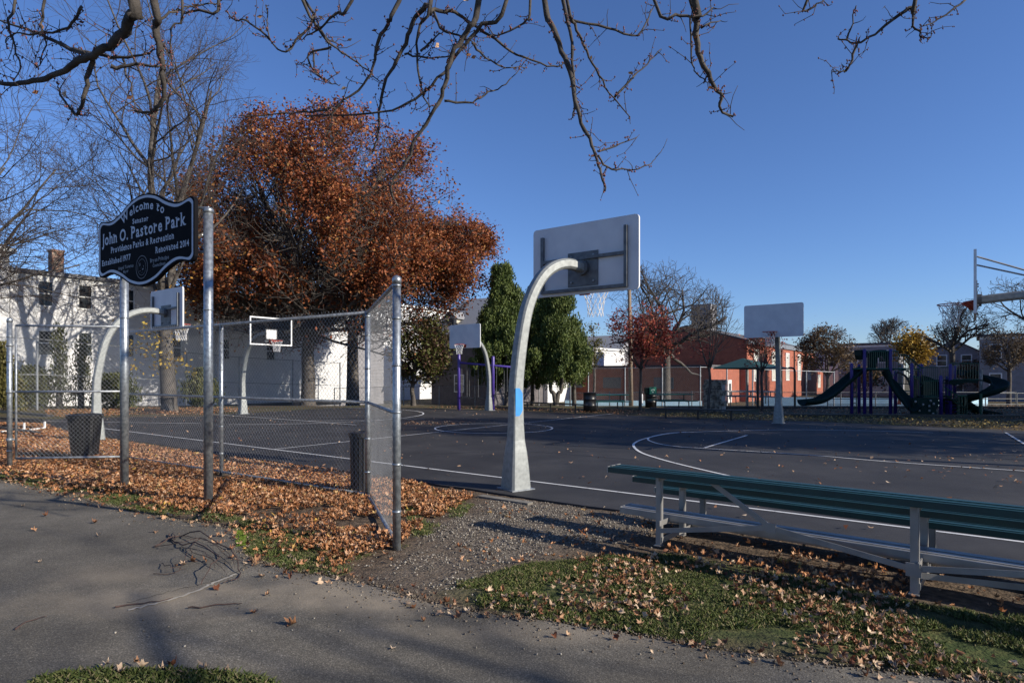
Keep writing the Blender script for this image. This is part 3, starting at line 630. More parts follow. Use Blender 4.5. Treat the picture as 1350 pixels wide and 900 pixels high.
# ------------------------------------------------------------------ basketball hoops
PROF = [(0, 1.2), (.01, 1.6), (.085, 2.26), (.18, 2.71), (.34, 3.07), (.53, 3.28), (.76, 3.37), (1, 3.34)]
def hoop(name, base, bc, nrm, label, clearb=False, wd=.915, hh=.535, patch=False, zc=3.435, group='basketball hoops around the courts', prof=PROF, sc=1.0, frame_back=True):
    base = Vector(base); bc = Vector((bc[0], bc[1], zc)); nrm = Vector(nrm).normalized(); side = Vector((-nrm.y, nrm.x, 0))
    h = thing(name, tuple(base), label, 'basketball hoop', group)
    end = Vector((bc.x, bc.y, 0)) - nrm * .06
    pts = [base + (end - base) * f + Zu * z for f, z in prof]; pts[0] = base + Zu * 1.2
    pts = smoothpts(pts, 5); rad = lerpl([.135, .135, .125, .115, .105, .095, .088, .083], len(pts))
    mb = MB(); n = 8; d = (end - base).normalized(); sdv = d.cross(Zu).normalized()
    P = [base + Zu * z for z in (0.0, .03, .3, .55, .72, .95)] + pts; m = len(P)
    hw = [.170, .170, .152, .128, .104, .092] + lerpl([.088, .086, .085, .084, .083, .082, .080, .078], len(pts)); vs = []
    for i, p in enumerate(P):
        t = (P[min(i + 1, m - 1)] - P[max(i - 1, 0)]).normalized() if i > 4 else Zu
        up = sdv.cross(t).normalized(); ch = .80 if i < 6 else .80 - .22 * min(1, (i - 6) / (len(pts) * .5))
        for (a_, b_) in ((1, -ch), (1, ch), (ch, 1), (-ch, 1), (-1, ch), (-1, -ch), (-ch, -1), (ch, -1)): vs.append(p + (up * a_ + sdv * b_) * hw[i])
    mb.add(vs, [(i * n + k, i * n + (k + 1) % n, (i + 1) * n + (k + 1) % n, (i + 1) * n + k) for i in range(m - 1) for k in range(n)] + [tuple(range((m - 1) * n, m * n))])
    mb.build('pole', galv_pole, h, bevel=.006)
    mb = MB(); mb.box(base + Zu * .014, (.20, .20, .012), (d, sdv, Zu)); mb.build('base_plate', galv_d, h)
    # board
    def bpnt(x, z, o): return bc + side * x + Zu * z + nrm * o
    c = .06 if not clearb else .005
    rect = []
    for cx_, cz_, a0 in ((wd - c, hh - c, 0), (-wd + c, hh - c, 90), (-wd + c, -hh + c, 180), (wd - c, -hh + c, 270)):
        for q in range(5):
            a = R(a0 + q * 22.5); rect.append((cx_ + c * math.cos(a), cz_ + c * math.sin(a)))
    mb = MB(); mb.prism([bpnt(x, z, -.018 if not clearb else -.006) for x, z in rect], nrm, .036 if not clearb else .012)
    bo = mb.build('backboard', clear if clearb else board_white, h)
    if clearb:
        mb = MB()
        for s_ in (-1, 1): mb.bar(bpnt(s_ * wd, -hh - .025, 0), bpnt(s_ * wd, hh + .025, 0), .05, .045, up=nrm); mb.bar(bpnt(-wd+.025, s_ * hh, 0), bpnt(wd-.025, s_ * hh, 0), .05, .045, up=nrm)
        mb.build('board_frame', white, h)
        mb = MB(); mb.prism([bpnt(x, z, .010) for x, z in ((-.22, -.30), (.22, -.30), (.22, .06), (-.22, .06))], nrm, .004); mb.build('target_panel', white, h)
        mb = MB()
        for a_, b_ in (((-.25, -.33), (-.25, .09)), ((.25, -.33), (.25, .09)), ((-.25, .09), (.25, .09)), ((-.25, -.33), (.25, -.33))): mb.bar(bpnt(*a_, .012), bpnt(*b_, .012), .045, .01, up=nrm)
        mb.build('target_square', black, h)
    mb = MB()
    o = -.045
    if not clearb:
        for s_ in (-1, 1): mb.bar(bpnt(s_ * (wd - .2), -hh + .045, o), bpnt(s_ * (wd - .2), hh - .15, o), .05, .05, up=nrm)
        mb.bar(bpnt(-wd + .22, .0, o), bpnt(wd - .22, .0, o), .05, .05); mb.bar(bpnt(-wd + .22, -hh + .07, o), bpnt(wd - .22, -hh + .07, o), .05, .05)
    mb.build('mounting_frame', steel_dark, h) if not clearb else None
    mb = MB(); mb.prism([bpnt(x, z, -.034) for x, z in ((-.27, -.44), (.27, -.44), (.27, .1), (-.27, .1))], nrm, .012); mb.build('mounting_plate', steel_dark, h)
    for bx, bz in ((-.2, .03), (.2, .03), (-.2, -.37), (.2, -.37)):
        mb = MB(); mb.tube([bpnt(bx, bz, -.033), bpnt(bx, bz, -.058)], .016, 6); mb.build('bolt', galv_d, h)
    mb = MB(); q = bpnt(0, prof[-1][1] - zc, 0); mb.tube([q - nrm * .10, q - nrm * .035], .12, 12); mb.build('flange', steel_dark, h)
    # rim
    rc = bpnt(0, 3.05 - zc, .38); n2 = 28
    mb = MB(); ring = [rc + (side * math.cos(2 * math.pi * i / n2) + nrm * math.sin(2 * math.pi * i / n2)) * .228 for i in range(n2 + 1)]
    mb.tube(ring, .010, 6, False)
    q = bpnt(0, 3.05 - zc, .02)
    mb.prism([q + side * x + Zu * z for x, z in ((-.11, .02), (.11, .02), (.09, -.13), (-.09, -.13))], nrm, .02)
    mb.prism([q + side * x + nrm * z for x, z in ((-.10, 0), (.10, 0), (.13, .2), (.08, .16), (-.08, .16), (-.13, .2))], Zu, .014)
    if clearb: mb.prism([q + nrm * a_ + Zu * b_ - side * .08 for a_, b_ in ((0, -.13), (0, .06), (.16, .03), (.2, -.02), (.14, -.04), (.05, -.13))], side, .16)
    for s_ in (-1, 1): mb.bar(q + side * .09 * s_ - Zu * .11, rc + side * .15 * s_ - nrm * .16, .014, .014)
    mb.build('rim', rim_red, h, True)
    mb = MB(); lv = [(0, .225), (.09, .19), (.18, .155), (.27, .135), (.36, .125), (.44, .13)]; ns = 12
    for k in range(ns):
        for sg in (-1, 1):
            pl_ = []
            for i, (dz, r) in enumerate(lv):
                a = 2 * math.pi * (k + sg * (i % 2) * .5 + rs.uniform(-.07, .07)) / ns
                pl_.append(rc + (side * math.cos(a) + nrm * math.sin(a)) * r - Zu * (dz + rs.uniform(-.008, .008)))
            mb.tube(pl_, .0042, 4, False)
    mb.build('net', net_white, h)
    if patch:
        mb = MB(); pv = []
        # blue paint on one facet of the shaft, facing the camera side
    return h, base, end
A0 = Vector((.055, 9.02, 0))
hA, _, _ = hoop('basketball_hoop', A0, (1.13, 9.80), V, wd=.95, hh=.56, zc=3.495, label='large near basketball hoop seen from behind with a blue paint patch on its curved pole')
hoop('basketball_hoop', (-1.08, 29.4, 0), (-2.14, 28.2), -V, 'small distant hoop with white board in front of the purple swing set')
hoop('basketball_hoop', (9.17, 21.4, 0), (8.48, 20.2), -V, 'hoop with grey blank board facing the camera beside the red brick building')
hoop('basketball_hoop', (-10.42, 15.6, 0), (-9.28, 16.72), V, 'hoop on a curved pole rising behind the black slatted trash basket')
PG = [(0, 1.2), (.02, 1.7), (.10, 2.2), (.24, 2.62), (.42, 2.9), (.62, 3.05), (.82, 3.1), (1, 3.1)]
hE, _, _ = hoop('basketball_hoop', (-11.6, 26.8, 0), (-9.75, 25.2), U, 'clear board hoop with white frame seen through the fence left of the oak', clearb=True)
hF, fb, fe = hoop('basketball_hoop', (11.1, 10.5, 0), (8.95, 12.02), -U, 'clear board hoop seen edge-on at the right edge with braces to its arm', clearb=True, hh=.555, zc=3.36, prof=[(0, 1.2), (.02, 1.7), (.08, 2.4), (.16, 2.85), (.3, 3.1), (.5, 3.17), (.76, 3.15), (1, 3.10)])
bcF = Vector((8.95, 12.02, 3.36)); 
for s_ in (-1, 1):
    mb = MB(); sideF = Vector((U.y, -U.x, 0)); mb.tube([bcF + U * .03 + V * (.55 * s_) + Zu * .5, bcF + U * 1.75 + Zu * -.22], .016, 8); mb.build('brace', alu, hF)
# blue paint patch: follows the two facets of the near pole that face the court's right side
mb = MB(); d = (Vector((1.13, 9.80, 0)) - V * .06 - A0).normalized(); sdv = d.cross(Zu).normalized(); rows = 10; vs = []
for i in range(rows + 1):
    t = i / rows; z = 1.07 + .40 * t; w = min(1.0, 1.25 * math.sin(math.pi * (.08 + .84 * t)) ** .6)
    for x_ in (-.068, -.068 + .125 * w): vs.append(A0 + sdv * .0915 + d * x_ + Zu * z)
mb.add(vs, [(2 * i, 2 * i + 1, 2 * i + 3, 2 * i + 2) for i in range(rows)]); mb.build('paint_patch', blue_paint, hA)

# ------------------------------------------------------------------ bleacher
BO = Vector((1.415, 6.01, 0)); Bd = Vector((.768, -.64, 0)).normalized(); Bn = Vector((.64, .768, 0)).normalized()
bl = thing('bleacher', tuple(BO), 'low aluminium bleacher with dark green seat planks beside the court at right', 'bleacher')
def B(t, s, z): return BO + Bd * t + Bn * s + Zu * z
def plank(name, s, z, w, m, t0=-.5, t1=4.7, h=.055):
    mb = MB(); mb.box(B((t0 + t1) / 2, s, z - h / 2), ((t1 - t0) / 2, w / 2, h / 2), (Bd, Bn, Zu)); mb.box(B((t0 + t1) / 2, s - w * .32, z + .003), ((t1 - t0) / 2, .004, .003), (Bd, Bn, Zu)); mb.box(B((t0 + t1) / 2, s + w * .1, z + .003), ((t1 - t0) / 2, .004, .003), (Bd, Bn, Zu))
    o = mb.build(name, m, bl, bevel=.004)
    mb = MB()
    mb.box(B(t0 - .004, s, z - h / 2 + .001), (.005, w / 2 + .001, h / 2 + .004), (Bd, Bn, Zu)); mb.build('end_cap', alu, o)
plank('seat', .02, .735, .25, bench_green); plank('seat', .52, .575, .25, bench_green); plank('seat', 1.04, .385, .25, bench_green)
plank('footboard', .27, .29, .25, alu, h=.062); plank('footboard', .78, .13, .22, alu, h=.05)
for t in (0, 2.09, 4.18):
    for s, z in ((0, .69), (.52, .53), (1.04, .34)):
        mb = MB(); mb.bar(B(t, s, .02), B(t, s, z), .052, .012, up=Bn); mb.bar(B(t + .028, s + .018, .02), B(t + .028, s + .018, z), .008, .038, up=Bn); mb.box(B(t, s, .012), (.035, .032, .005), (Bd, Bn, Zu)); mb.build('leg', alu, bl)
    for s_a, s_b, z_, w_ in ((-.05, .52, .235, .05), (.0, 1.2, .07, .05), (-.08, .12, .66, .04), (.4, .64, .50, .04)): mb = MB(); mb.bar(B(t + .034, s_a, z_), B(t + .034, s_b, z_), .010, w_); mb.build('cross_member', alu, bl)
for a_, b_ in (((0, -.012, .155), (1.06, -.012, .35)), ((.5, -.01, .70), (1.06, -.018, .345)), ((1.06, -.026, .35), (2.09, -.02, .20)), ((2.09, -.028, .21), (3.2, -.03, .36)), ((2.09, .02, .15), (3.2, .5, .1)), ((3.2, -.02, .35), (3.7, -.02, .69)), ((3.2, -.02, .36), (4.18, -.02, .2))):
    mb = MB(); mb.bar(B(*a_), B(*b_), .008, .045); mb.build('brace', alu, bl)
mb = MB(); mb.box(B(1.06, -.03, .35), (.04, .006, .04), (Bd, Bn, Zu)); mb.box(B(2.09, -.035, .2), (.05, .005, .05), (Bd, Bn, Zu)); mb.build('gusset_plate', alu, bl)

# ------------------------------------------------------------------ bins
def slat_bin(base, r0, r1, z0, z1, label, stem=True, n=22):
    t = thing('trash_basket' if stem else 'litter_bin', tuple(base), label, 'trash can')
    mb = MB(); base = Vector(base)
    for k in range(n):
        a = 2 * math.pi * k / n; d = Vector((math.cos(a), math.sin(a), 0)); tn = Vector((-d.y, d.x, 0)); w = math.pi * (r0 + r1) / 2 / n * .80
        p0 = base + d * r0 + Zu * z0; p1 = base + d * r1 + Zu * z1; dd = (p1 - p0).normalized()
        mb.box((p0 + p1) / 2, (w, .008, (p1 - p0).length / 2), (tn, dd.cross(tn), dd))
    mb.build('slats', black, t)
    mb = MB(); mb.lathe(base, [(r1 + .025, z1 - .07), (r1 + .03, z1), (r1 - .03, z1 + .01), (r1 - .03, z1 - .07)], 28); mb.build('top_ring', black, t)
    mb = MB(); mb.lathe(base, [(r0 - .03, z0), (r1 - .04, z1 - .03)], 24); mb.build('liner', M('liner_grey', (.05, .04, .04), (.08, .06, .05), scale=6), t)
    mb = MB()
    if stem: mb.lathe(base, [(.035, -.05), (.035, z0 + .05)], 10)
    else: mb.lathe(base, [(r0 + .02, 0), (r0 + .02, .05)], 24)
    mb.build('stem' if stem else 'base_ring', black, t)
slat_bin(G(112, 607), .215, .285, .12, .90, 'black slatted trash basket on a stem behind the chain link gate')
slat_bin(Vector((-2.12, 8.72, 0)), .13, .14, .0, .86, 'narrow black ribbed litter bin in the corner of the fence', stem=False, n=14)
def drum(px, py, label, h=.88, r=.29):
    b = G(px, py); t = thing('steel_drum', tuple(b), label, 'trash can')
    mb = MB(); mb.lathe(b, [(r, .0), (r, .28), (r + .015, .3), (r, .32), (r, .57), (r + .015, .59), (r, .61), (r, h), (r + .015, h + .01), (r - .03, h + .01)], 24); mb.build('drum_body', black, t, True)
    mb = MB(); mb.lathe(b, [(r - .02, h - .12), (r - .02, h - .1)], 20); mb.build('liner', steel_dark, t); return t, b
drum(777.5, 543, 'plain black steel drum trash can left of the first green picnic table')
t, b = drum(858, 537, 'black drum trash can with a green hooded top showing a white symbol', .68)
mb = MB(); mb.box(b + Vector((-.02, 0, .86)), (.27, .27, .17)); mb.build('hood', play_dark, t, bevel=.02)
mb = MB(); mb.box(b + Vector((.04, -.30, .88)), (.17, .02, .19)); mb.build('green_panel', table_green, t)
mb = MB(); q = b + Vector((.04, -.324, .88))
ring = [q + Vector((math.cos(i * math.pi / 3) * .07, 0, math.sin(i * math.pi / 3) * .09)) for i in range(6)]
for i in (0, 2, 4): mb.bar(ring[i], ring[(i + 1)], .03, .008, up=Vector((0, 1, 0)))
mb.build('symbol', white, t)
mb = MB(); mb.lathe(G(846.5, 533), [(.05, 0), (.05, .55), (.03, .6)], 12); tag(mb.build('bollard', white), 'short white bollard just left of the green hooded bin', 'bollard')

# ------------------------------------------------------------------ picnic tables and benches
def picnic(loc, ang, label, m=table_green, name='picnic_table', n2=None):
    t = thing(name, tuple(loc), label, 'picnic table', 'picnic tables beyond the court')
    x = Vector((math.cos(ang), math.sin(ang), 0)); y = Vector((-x.y, x.x, 0)); L = Vector(loc)
    mb = MB(); mb.box(L + Zu * .75, (.95, .38, .025), (x, y, Zu)); mb.build('tabletop', m, t)
    for s_ in (-1, 1):
        mb = MB(); mb.box(L + y * .68 * s_ + Zu * .45, (.95, .13, .022), (x, y, Zu)); mb.build('seat', m, t)
        mb = MB(); mb.tube([L + x * .6 * s_ + y * .6 + Zu * 0, L + x * .6 * s_ + y * .55 + Zu * .42, L + x * .6 * s_ - y * .55 + Zu * .42, L + x * .6 * s_ - y * .6], .028, 8); mb.tube([L + x * .6 * s_ + Zu * .42, L + x * .6 * s_ + Zu * .73], .028, 8); mb.build('leg_frame', black if m is table_green else galv_d, t)
    return t
picnic(G(801, 541), .05, 'green picnic table right of the plain black drum')
picnic(G(886, 540), .15, 'green picnic table right of the green hooded bin')
graytab = M('weathered_wood', (.38, .36, .33), (.30, .28, .26), scale=9)
picnic(G(977, 531) + Vector((0, 0, -.03)), .1, 'grey wooden picnic table left of the black canopy post', graytab)
picnic(G(1003, 532) + Vector((0, 0, -.03)), .1, 'grey wooden picnic table under the canopy beside the thin bare tree', graytab)
def rail_bench(pix, z, label, top_w=.24):
    P_ = [G(*p) for p in pix]; t = thing('low_bench', tuple(P_[0]), label, 'bench', 'low black benches along the far court edge')
    d = (P_[-1] - P_[0]).normalized(); y = Vector((-d.y, d.x, 0))
    mb = MB(); a_ = P_[0] - d * .6; b_ = P_[-1] + d * .6; mb.box((a_ + b_) / 2 + Zu * z, ((b_ - a_).length / 2, top_w / 2, .025), (d, y, Zu)); mb.build('seat', black, t)
    for p in P_:
        mb = MB(); mb.bar(p + Zu * 0, p + Zu * (z - .02), .06, .06); mb.build('leg', black, t)
rail_bench([(877.5, 551), (920, 552.3), (964, 554)], .37, 'low black bench in front of the stone pillar and thin bare tree')
rail_bench([(695, 541.5), (725.5, 543), (758.5, 545)], .40, 'low black bench between the near hoop pole and the plain black drum')
# ------------------------------------------------------------------ stone pillar
pb = G(941, 543); t = thing('stone_pillar', tuple(pb), 'square fieldstone pillar behind the thin bare tree', 'pillar')
mb = MB()
for i in range(6):
    z0 = .04 + i * .24; n = 4
    for k in range(n):
        for j in range(3):
            w = .9 / n; hw = w / 2 - .008; jj = rs.uniform(-.015, .015)
            mb.box(pb + U * (-.55 + w * (k + .5) + (.05 if i % 2 else 0)) + V * (.15 + j * .2) + Zu * (z0 + .115), (hw + jj * .3, .095, .112 + jj * .3), (U, V, Zu))
mb.build('stonework', stone, t, bevel=.02)
mb = MB(); mb.box(pb - U * .07 + V * .35 + Zu * .74, (.42, .26, .72), (U, V, Zu)); mb.build('mortar_core', concrete, t)

# ------------------------------------------------------------------ swing set
s0, s1, s2 = G(605, 540.5), G(650, 541), G(686, 541.5)
sw = thing('swing_set', tuple(s0), 'purple steel swing set behind the distant small hoop', 'swing set')
for p, h in ((s0, 2.62), (s1, 2.52), (s2, 2.45)):
    mb = MB(); mb.lathe(p, [(.075, 0), (.075, h), (.05, h + .05)], 12); mb.build('post', purple, sw, True)
mb = MB(); mb.tube([s0 + Zu * 2.27, s1 + Zu * 2.12, s2 + Zu * 2.02], .055, 10); mb.build('beam', purple, sw, True)
for px, zs, bucket in ((614, .55, 0), (621, .5, 0), (636, .52, 0), (641, .5, 0), (660, .7, 0), (674, .75, 1)):
    f_ = (px - 605) / 81; p = s0.lerp(s2, f_); top = 2.27 - .25 * f_
    mb = MB()
    for dx in (-.18, .18): mb.tube([p + Vector((dx, 0, top)), p + Vector((dx, .0, zs + .1))], .008, 4)
    c = mb.build('chain', steel_dark, sw)
    mb = MB()
    if bucket: mb.lathe(p, [(.12, zs - .15), (.19, zs - .05), (.22, zs + .15)], 12)
    else: mb.box(p + Zu * (zs + .09), (.22, .08, .015))
    mb.build('swing_seat', black, c)

# ------------------------------------------------------------------ shade canopy
cb = Vector((12.1, 31.8, 0)); cn = thing('shade_canopy', tuple(cb), 'dark teal pitched shade canopy on black posts before the red brick building', 'canopy')
e = [W(940, 485, 33), W(1000, 485.5, 30.8), W(1040, 485, 33.6), W(985, 484, 36)]; pk = W(979, 472, 33.3)
e = [Vector((p.x, p.y, 2.06)) for p in e]
mb = MB(); mb.add(e + [pk] + [p - Zu * .06 for p in e], [(0, 1, 4), (1, 2, 4), (2, 3, 4), (3, 0, 4), (0, 5, 6, 1), (1, 6, 7, 2), (2, 7, 8, 3), (3, 8, 5, 0)]); mb.build('roof', canvas, cn)
mb = MB(); p = e[1]; mb.tube([Vector((p.x, p.y + .1, 0)), Vector((p.x, p.y + .1, 2.06))], .06, 10); mb.build('post', black, cn)
mb = MB(); mb.tube([Vector((e[3].x, e[3].y, -.2)), Vector((e[3].x, e[3].y, 2.3))], .08, 10); mb.build('post', alu, cn)
p = e[2]; mb = MB(); mb.tube(smoothpts([p, p + Vector((.22, .1, .0)), p + Vector((.36, .1, -.15)), p + Vector((.37, .1, -1)), p + Vector((.37, .1, -2.1))]), .055, 10); mb.build('post', black, cn)
# ------------------------------------------------------------------ debris pile
db = G(30, 562); de = thing('dismantled_bench', tuple(db), 'dismantled bench of dark planks and white end frames lying on the leaves at far left', 'bench')
mb = MB(); mb.bar(G(-40, 538, .3), G(66, 548, .25), .22, .07); mb.build('plank', black, de)
mb = MB(); mb.bar(G(-40, 549, .2), G(52, 553, .12), .2, .05); mb.build('plank', black, de)
mb = MB(); mb.bar(G(-10, 562, .1), G(50, 570, .06), .18, .05); mb.build('plank', black, de)
for a_ in (((2, 569), (32, 566)), ((40, 566.5), (59, 564))):
    mb = MB(); p, q = G(*a_[0], .05), G(*a_[1], .05); mb.bar(p, q, .055, .055); mb.bar(q, q + Zu * .2, .04, .04); mb.build('end_frame', white, de)

# ------------------------------------------------------------------ fallen twig pile on the path
tp = G(262, 722); mb = MB()
TW = [[(206, 722), (226, 712), (240, 708), (262, 715), (290, 728), (308, 742), (316, 758), (308, 768), (292, 770)], [(226, 712), (238, 722), (262, 730), (288, 748), (276, 760), (265, 773)], [(222, 706), (232, 716), (228, 703)],
      [(202, 758), (235, 757), (247, 740), (255, 733)], [(238, 722), (270, 740), (284, 752)], [(240, 708), (272, 716), (300, 735), (310, 750)], [(206, 722), (240, 728), (270, 726), (300, 740), (340, 748)],
      [(152, 802), (190, 797), (225, 791)], [(20, 832), (35, 822), (60, 815)], [(248, 803), (285, 800), (320, 797)], [(262, 712), (250, 730), (280, 745), (300, 760)], [(212, 745), (228, 757), (245, 752)]]
for i, tw in enumerate(TW):
    th = .0075 if i < 3 else .0038
    if i in (7, 8, 9): th = .006
    pts = [G(a, b, 0) + Zu * (.012 + (rs.uniform(0, .10) if i not in (7, 8, 9) and 0 < k < len(tw) - 1 else 0)) for k, (a, b) in enumerate(tw)]; pts = [p + Vector((rs.gauss(0, .006), rs.gauss(0, .012), abs(rs.gauss(0, .004)))) for p in smoothpts(pts, 4)]
    mb.tube(pts, lerpl([th, th * .75, th * .4], len(pts)), 6)
tag(mb.build('fallen_branch', M('dead_wood', (.035, .022, .018), (.08, .045, .035), scale=12, rough=.9)), 'fallen dark branch with curling twigs lying on the path', 'branch')
# ------------------------------------------------------------------ trees
def rdist(p, d, c, a):
    """distance from p along d to the ellipsoid with centre c and half axes a"""
    q = Vector(((p.x - c.x) / a.x, (p.y - c.y) / a.y, (p.z - c.z) / a.z)); e = Vector((d.x / a.x, d.y / a.y, d.z / a.z))
    A = e.dot(e); Bq = q.dot(e); C = q.dot(q) - 1; D = Bq * Bq - A * C
    return (-Bq + math.sqrt(D)) / A if D > 0 else 0
class Tree:
    def __init__(s, c, a, seed, maxl=4, wob=.16, up=.04, ratio=.62, nkid=(7, 6, 5, 4), ang=(35, 60), minr=.006, step=None, fork=.5):
        s.c = Vector(c); s.a = Vector(a); s.r = random.Random(seed); s.maxl = maxl; s.wob = wob; s.up = up; s.ratio = ratio; s.nkid = nkid; s.ang = ang; s.minr = minr; s.br = [[] for _ in range(maxl + 1)]; s.tips = []; s.step = step
    def grow(s, p, d, L, r, l):
        rr = s.r; n = max(3, min(9, int(L / (.5 + .0 * l)) + 2)); pts = [p.copy()]; d = d.normalized(); dirs = [d.copy()]
        for i in range(n):
            w = s.wob * (1 + .3 * l)
            d = (d + Vector((rr.gauss(0, w), rr.gauss(0, w), rr.gauss(0, w) + s.up))).normalized(); p = p + d * (L / n); pts.append(p.copy()); dirs.append(d.copy())
        rad = [max(s.minr, r * (1 - .75 * i / n)) for i in range(n + 1)]
        s.br[l].append((pts, rad))
        if l >= s.maxl - 1: s.tips += [(q, dirs[i]) for i, q in enumerate(pts) if i > 0]
        if l >= s.maxl: return
        k = s.nkid[min(l, len(s.nkid) - 1)]; k = max(2, int(k + rr.uniform(-1, 1)))
        for j in range(k):
            t = .22 + .78 * (j + rr.random() * .8) / k; t = min(t, .99); i = min(int(t * n), n - 1); f = t * n - i
            q = pts[i].lerp(pts[i + 1], f); dd = dirs[i + 1]
            ax = dd.cross(Vector((rr.gauss(0, 1), rr.gauss(0, 1), rr.gauss(0, 1)))); ax.normalize(); a = R(rr.uniform(*s.ang))
            nd = (Matrix.Rotation(a, 3, ax) @ dd).normalized()
            if l == 0 and nd.z < -.1: nd.z *= -.5
            D = rdist(q, nd, s.c, s.a)
            LL = min(L * s.ratio * rr.uniform(.7, 1.2), D * rr.uniform(.6, 1.12))
            if LL < .25: continue
            s.grow(q, nd, LL, max(s.minr, rad[i] * .58), l + 1)
    def mesh(s, lv, name, m, parent, sides=(10, 7, 5, 4, 3, 3)):
        mb = MB()
        for l in lv:
            for pts, rad in s.br[l]: mb.tube(pts, rad, sides[min(l, 5)], l == 0)
        return mb.build(name, m, parent, smooth=True) if mb.v else None
def leafcloud(name, tips, per, spread, smin, smax, m, parent, seed=0, droop=.0, noise_cut=None, tipcut=None):
    P = np.array([tuple(t[0]) for t in tips])
    if tipcut:
        q = fbm(P[:, 0] + P[:, 1] * .5, P[:, 2] - P[:, 1] * .6, tipcut[0], seed); P = P[q > tipcut[1]]
    K = len(P) * per
    P = np.repeat(P, per, 0) + rng.normal(0, spread, (K, 3)); P[:, 2] -= droop * rng.random(K)
    if noise_cut:
        k = fbm(P[:, 0] + P[:, 1] * .7, P[:, 2] - P[:, 1] * .4, noise_cut[0], seed) > noise_cut[1]; P = P[k]; K = len(P)
    v = place(LEAFQ, K, P, rng.uniform(smin, smax, K), rotmats(K))
    return npmesh(name, v, LEAFF, 4, m, parent)
def trunk_tree(name, base, h, r, lean, c, a, seed, label, forks, cat='tree', bk=bark, twig=bark_twig, group=None, crownz=None, **kw):
    base = Vector(base); t = thing(name, tuple(base), label, cat, group)
    T = Tree(c, a, seed, **kw); rr = T.r
    top = base + Vector(lean) + Zu * h
    pts = smoothpts([base - Zu * .1, base + Zu * .25, base.lerp(top, .35), base.lerp(top, .7) + Vector((rr.uniform(-.1, .1), 0, 0)), top], 3)
    rad = lerpl([r * 1.45, r * 1.12, r, r * .92, r * .85], len(pts))
    mb = MB(); mb.tube(pts, rad, 14); mb.build('trunk', bk, t, True)
    for (dx, dy, dz, L, rf) in forks:
        d = Vector((dx, dy, dz)).normalized(); s_ = top - Zu * rr.uniform(0, h * .12); L = min(L, rdist(s_, d, T.c, T.a) * .97) if rdist(s_, d, T.c, T.a) > 0 else L
        T.grow(s_, d, L, r * rf, 0)
    return t, T
def ring_forks(n, tilt, L, rf, rr, extra=()):
    return [(math.cos(2 * math.pi * (i + rr.uniform(-.25, .25)) / n) * math.sin(R(tilt)), math.sin(2 * math.pi * (i + rr.uniform(-.25, .25)) / n) * math.sin(R(tilt)), math.cos(R(tilt)), L, rf) for i in range(n)] + list(extra)

oakm = leafmat('oak_leaf', [(0, (.09, .027, .014)), (.35, (.23, .065, .026)), (.7, (.35, .115, .045)), (.92, (.44, .18, .075)), (1, (.45, .25, .07))], trans=.35)
# russet oak
ob = G(406, 527.5); ob.z = 0; ob = Vector((ob.x * .93, ob.y * .93, -.12))
oc = W(440, 332, ob.y); oa = Vector((9.3, 8.2, 8.9))
rr = random.Random(3)
t, T = trunk_tree("oak_tree", ob, 4.6, .40, (.1, 0, 0), oc, oa, 31, 'large oak full of russet leaves behind the fence panels', ring_forks(7, 55, 10, .5, rr) + ring_forks(4, 25, 11, .6, rr) + ring_forks(6, 80, 9, .36, rr) + ring_forks(5, 98, 7, .25, rr), bk=bark_dark, maxl=3, nkid=(11, 8, 6), ratio=.58, wob=.10, up=.05, ang=(30, 65), minr=.012)
T.c = W(585, 345, ob.y); T.a = Vector((4.3, 4.3, 2.7)); T.nkid = (9, 9, 7)
otop = ob + Zu * 5.2; 
for (px, py, dy) in ((600, 350, -1.5), (560, 300, 1), (620, 365, 1), (570, 385, -1)):
    g_ = W(px, py, ob.y + dy); q_ = otop.lerp(g_, .5) + Zu * .5; T.br[0].append(([otop, otop.lerp(q_, .5) + Zu * .2, q_], [.2, .16, .12])); T.grow(q_, g_ - q_, (g_ - q_).length * 1.25, .12, 0)
T.mesh((0, 1), 'limbs', bark_dark, t); T.mesh((2, 3), 'twigs', bark_dark, t)
zlo = W(0, 400, ob.y).z; tips = [x for x in T.tips if x[0].z > zlo + rs.gauss(0, .35) + .10 * abs(x[0].x - ob.x - 3)*0 or rs.random() < .12]
oak_c = Vector((W(660, 350, ob.y).x, 0, 0)).x
leafcloud('crown', tips, max(3, int(260000 / len(tips))), .30, .11, .24, oakm, t, 3, noise_cut=(2.2, .34), tipcut=(.6, .425))
print('oak tips', len(tips))

# big bare linden left
lb_ = G(223, 541.5); lc = W(175, 190, lb_.y); la = Vector((6.4, 6, 10.2))
t, T = trunk_tree('bare_tree', lb_, 5.2, .32, (-.25, 0, 0), lc, la, 12, 'tall bare twin-stemmed tree rising above the park name sign, yellow leaves low on its trunk',
    [(-.03, 0, 1, 13, .66), (.13, .1, 1, 11.5, .6), (-.6, .2, .9, 8, .3), (.6, -.2, 1, 8, .3), (-.4, .7, .9, 7, .25), (.2, -.7, .9, 7, .25)], bk=bark, maxl=4, nkid=(10, 8, 5, 3), ratio=.57, wob=.07, up=.035, ang=(30, 60), minr=.0048)
T.mesh((0, 1), 'limbs', bark, t); T.mesh((2, 3, 4), 'twigs', bark_twig, t)
print('linden', sum(len(b) for b in T.br))
yl2 = leafmat('yellow_leaf', [(0, (.25, .14, .03)), (.5, (.5, .34, .05)), (1, (.55, .42, .09))], trans=.35)
lt = [(lb_ + Vector((rs.gauss(-.3, .65), rs.gauss(-.3, .4), rs.uniform(1.8, 4.4))), Zu) for _ in range(60)]
leafcloud('low_foliage', lt, 9, .16, .10, .2, yl2, t)
lt = [(W(rs.gauss(225, 32), rs.gauss(345, 35), lb_.y + rs.uniform(-1, 1)), Zu) for _ in range(60)]
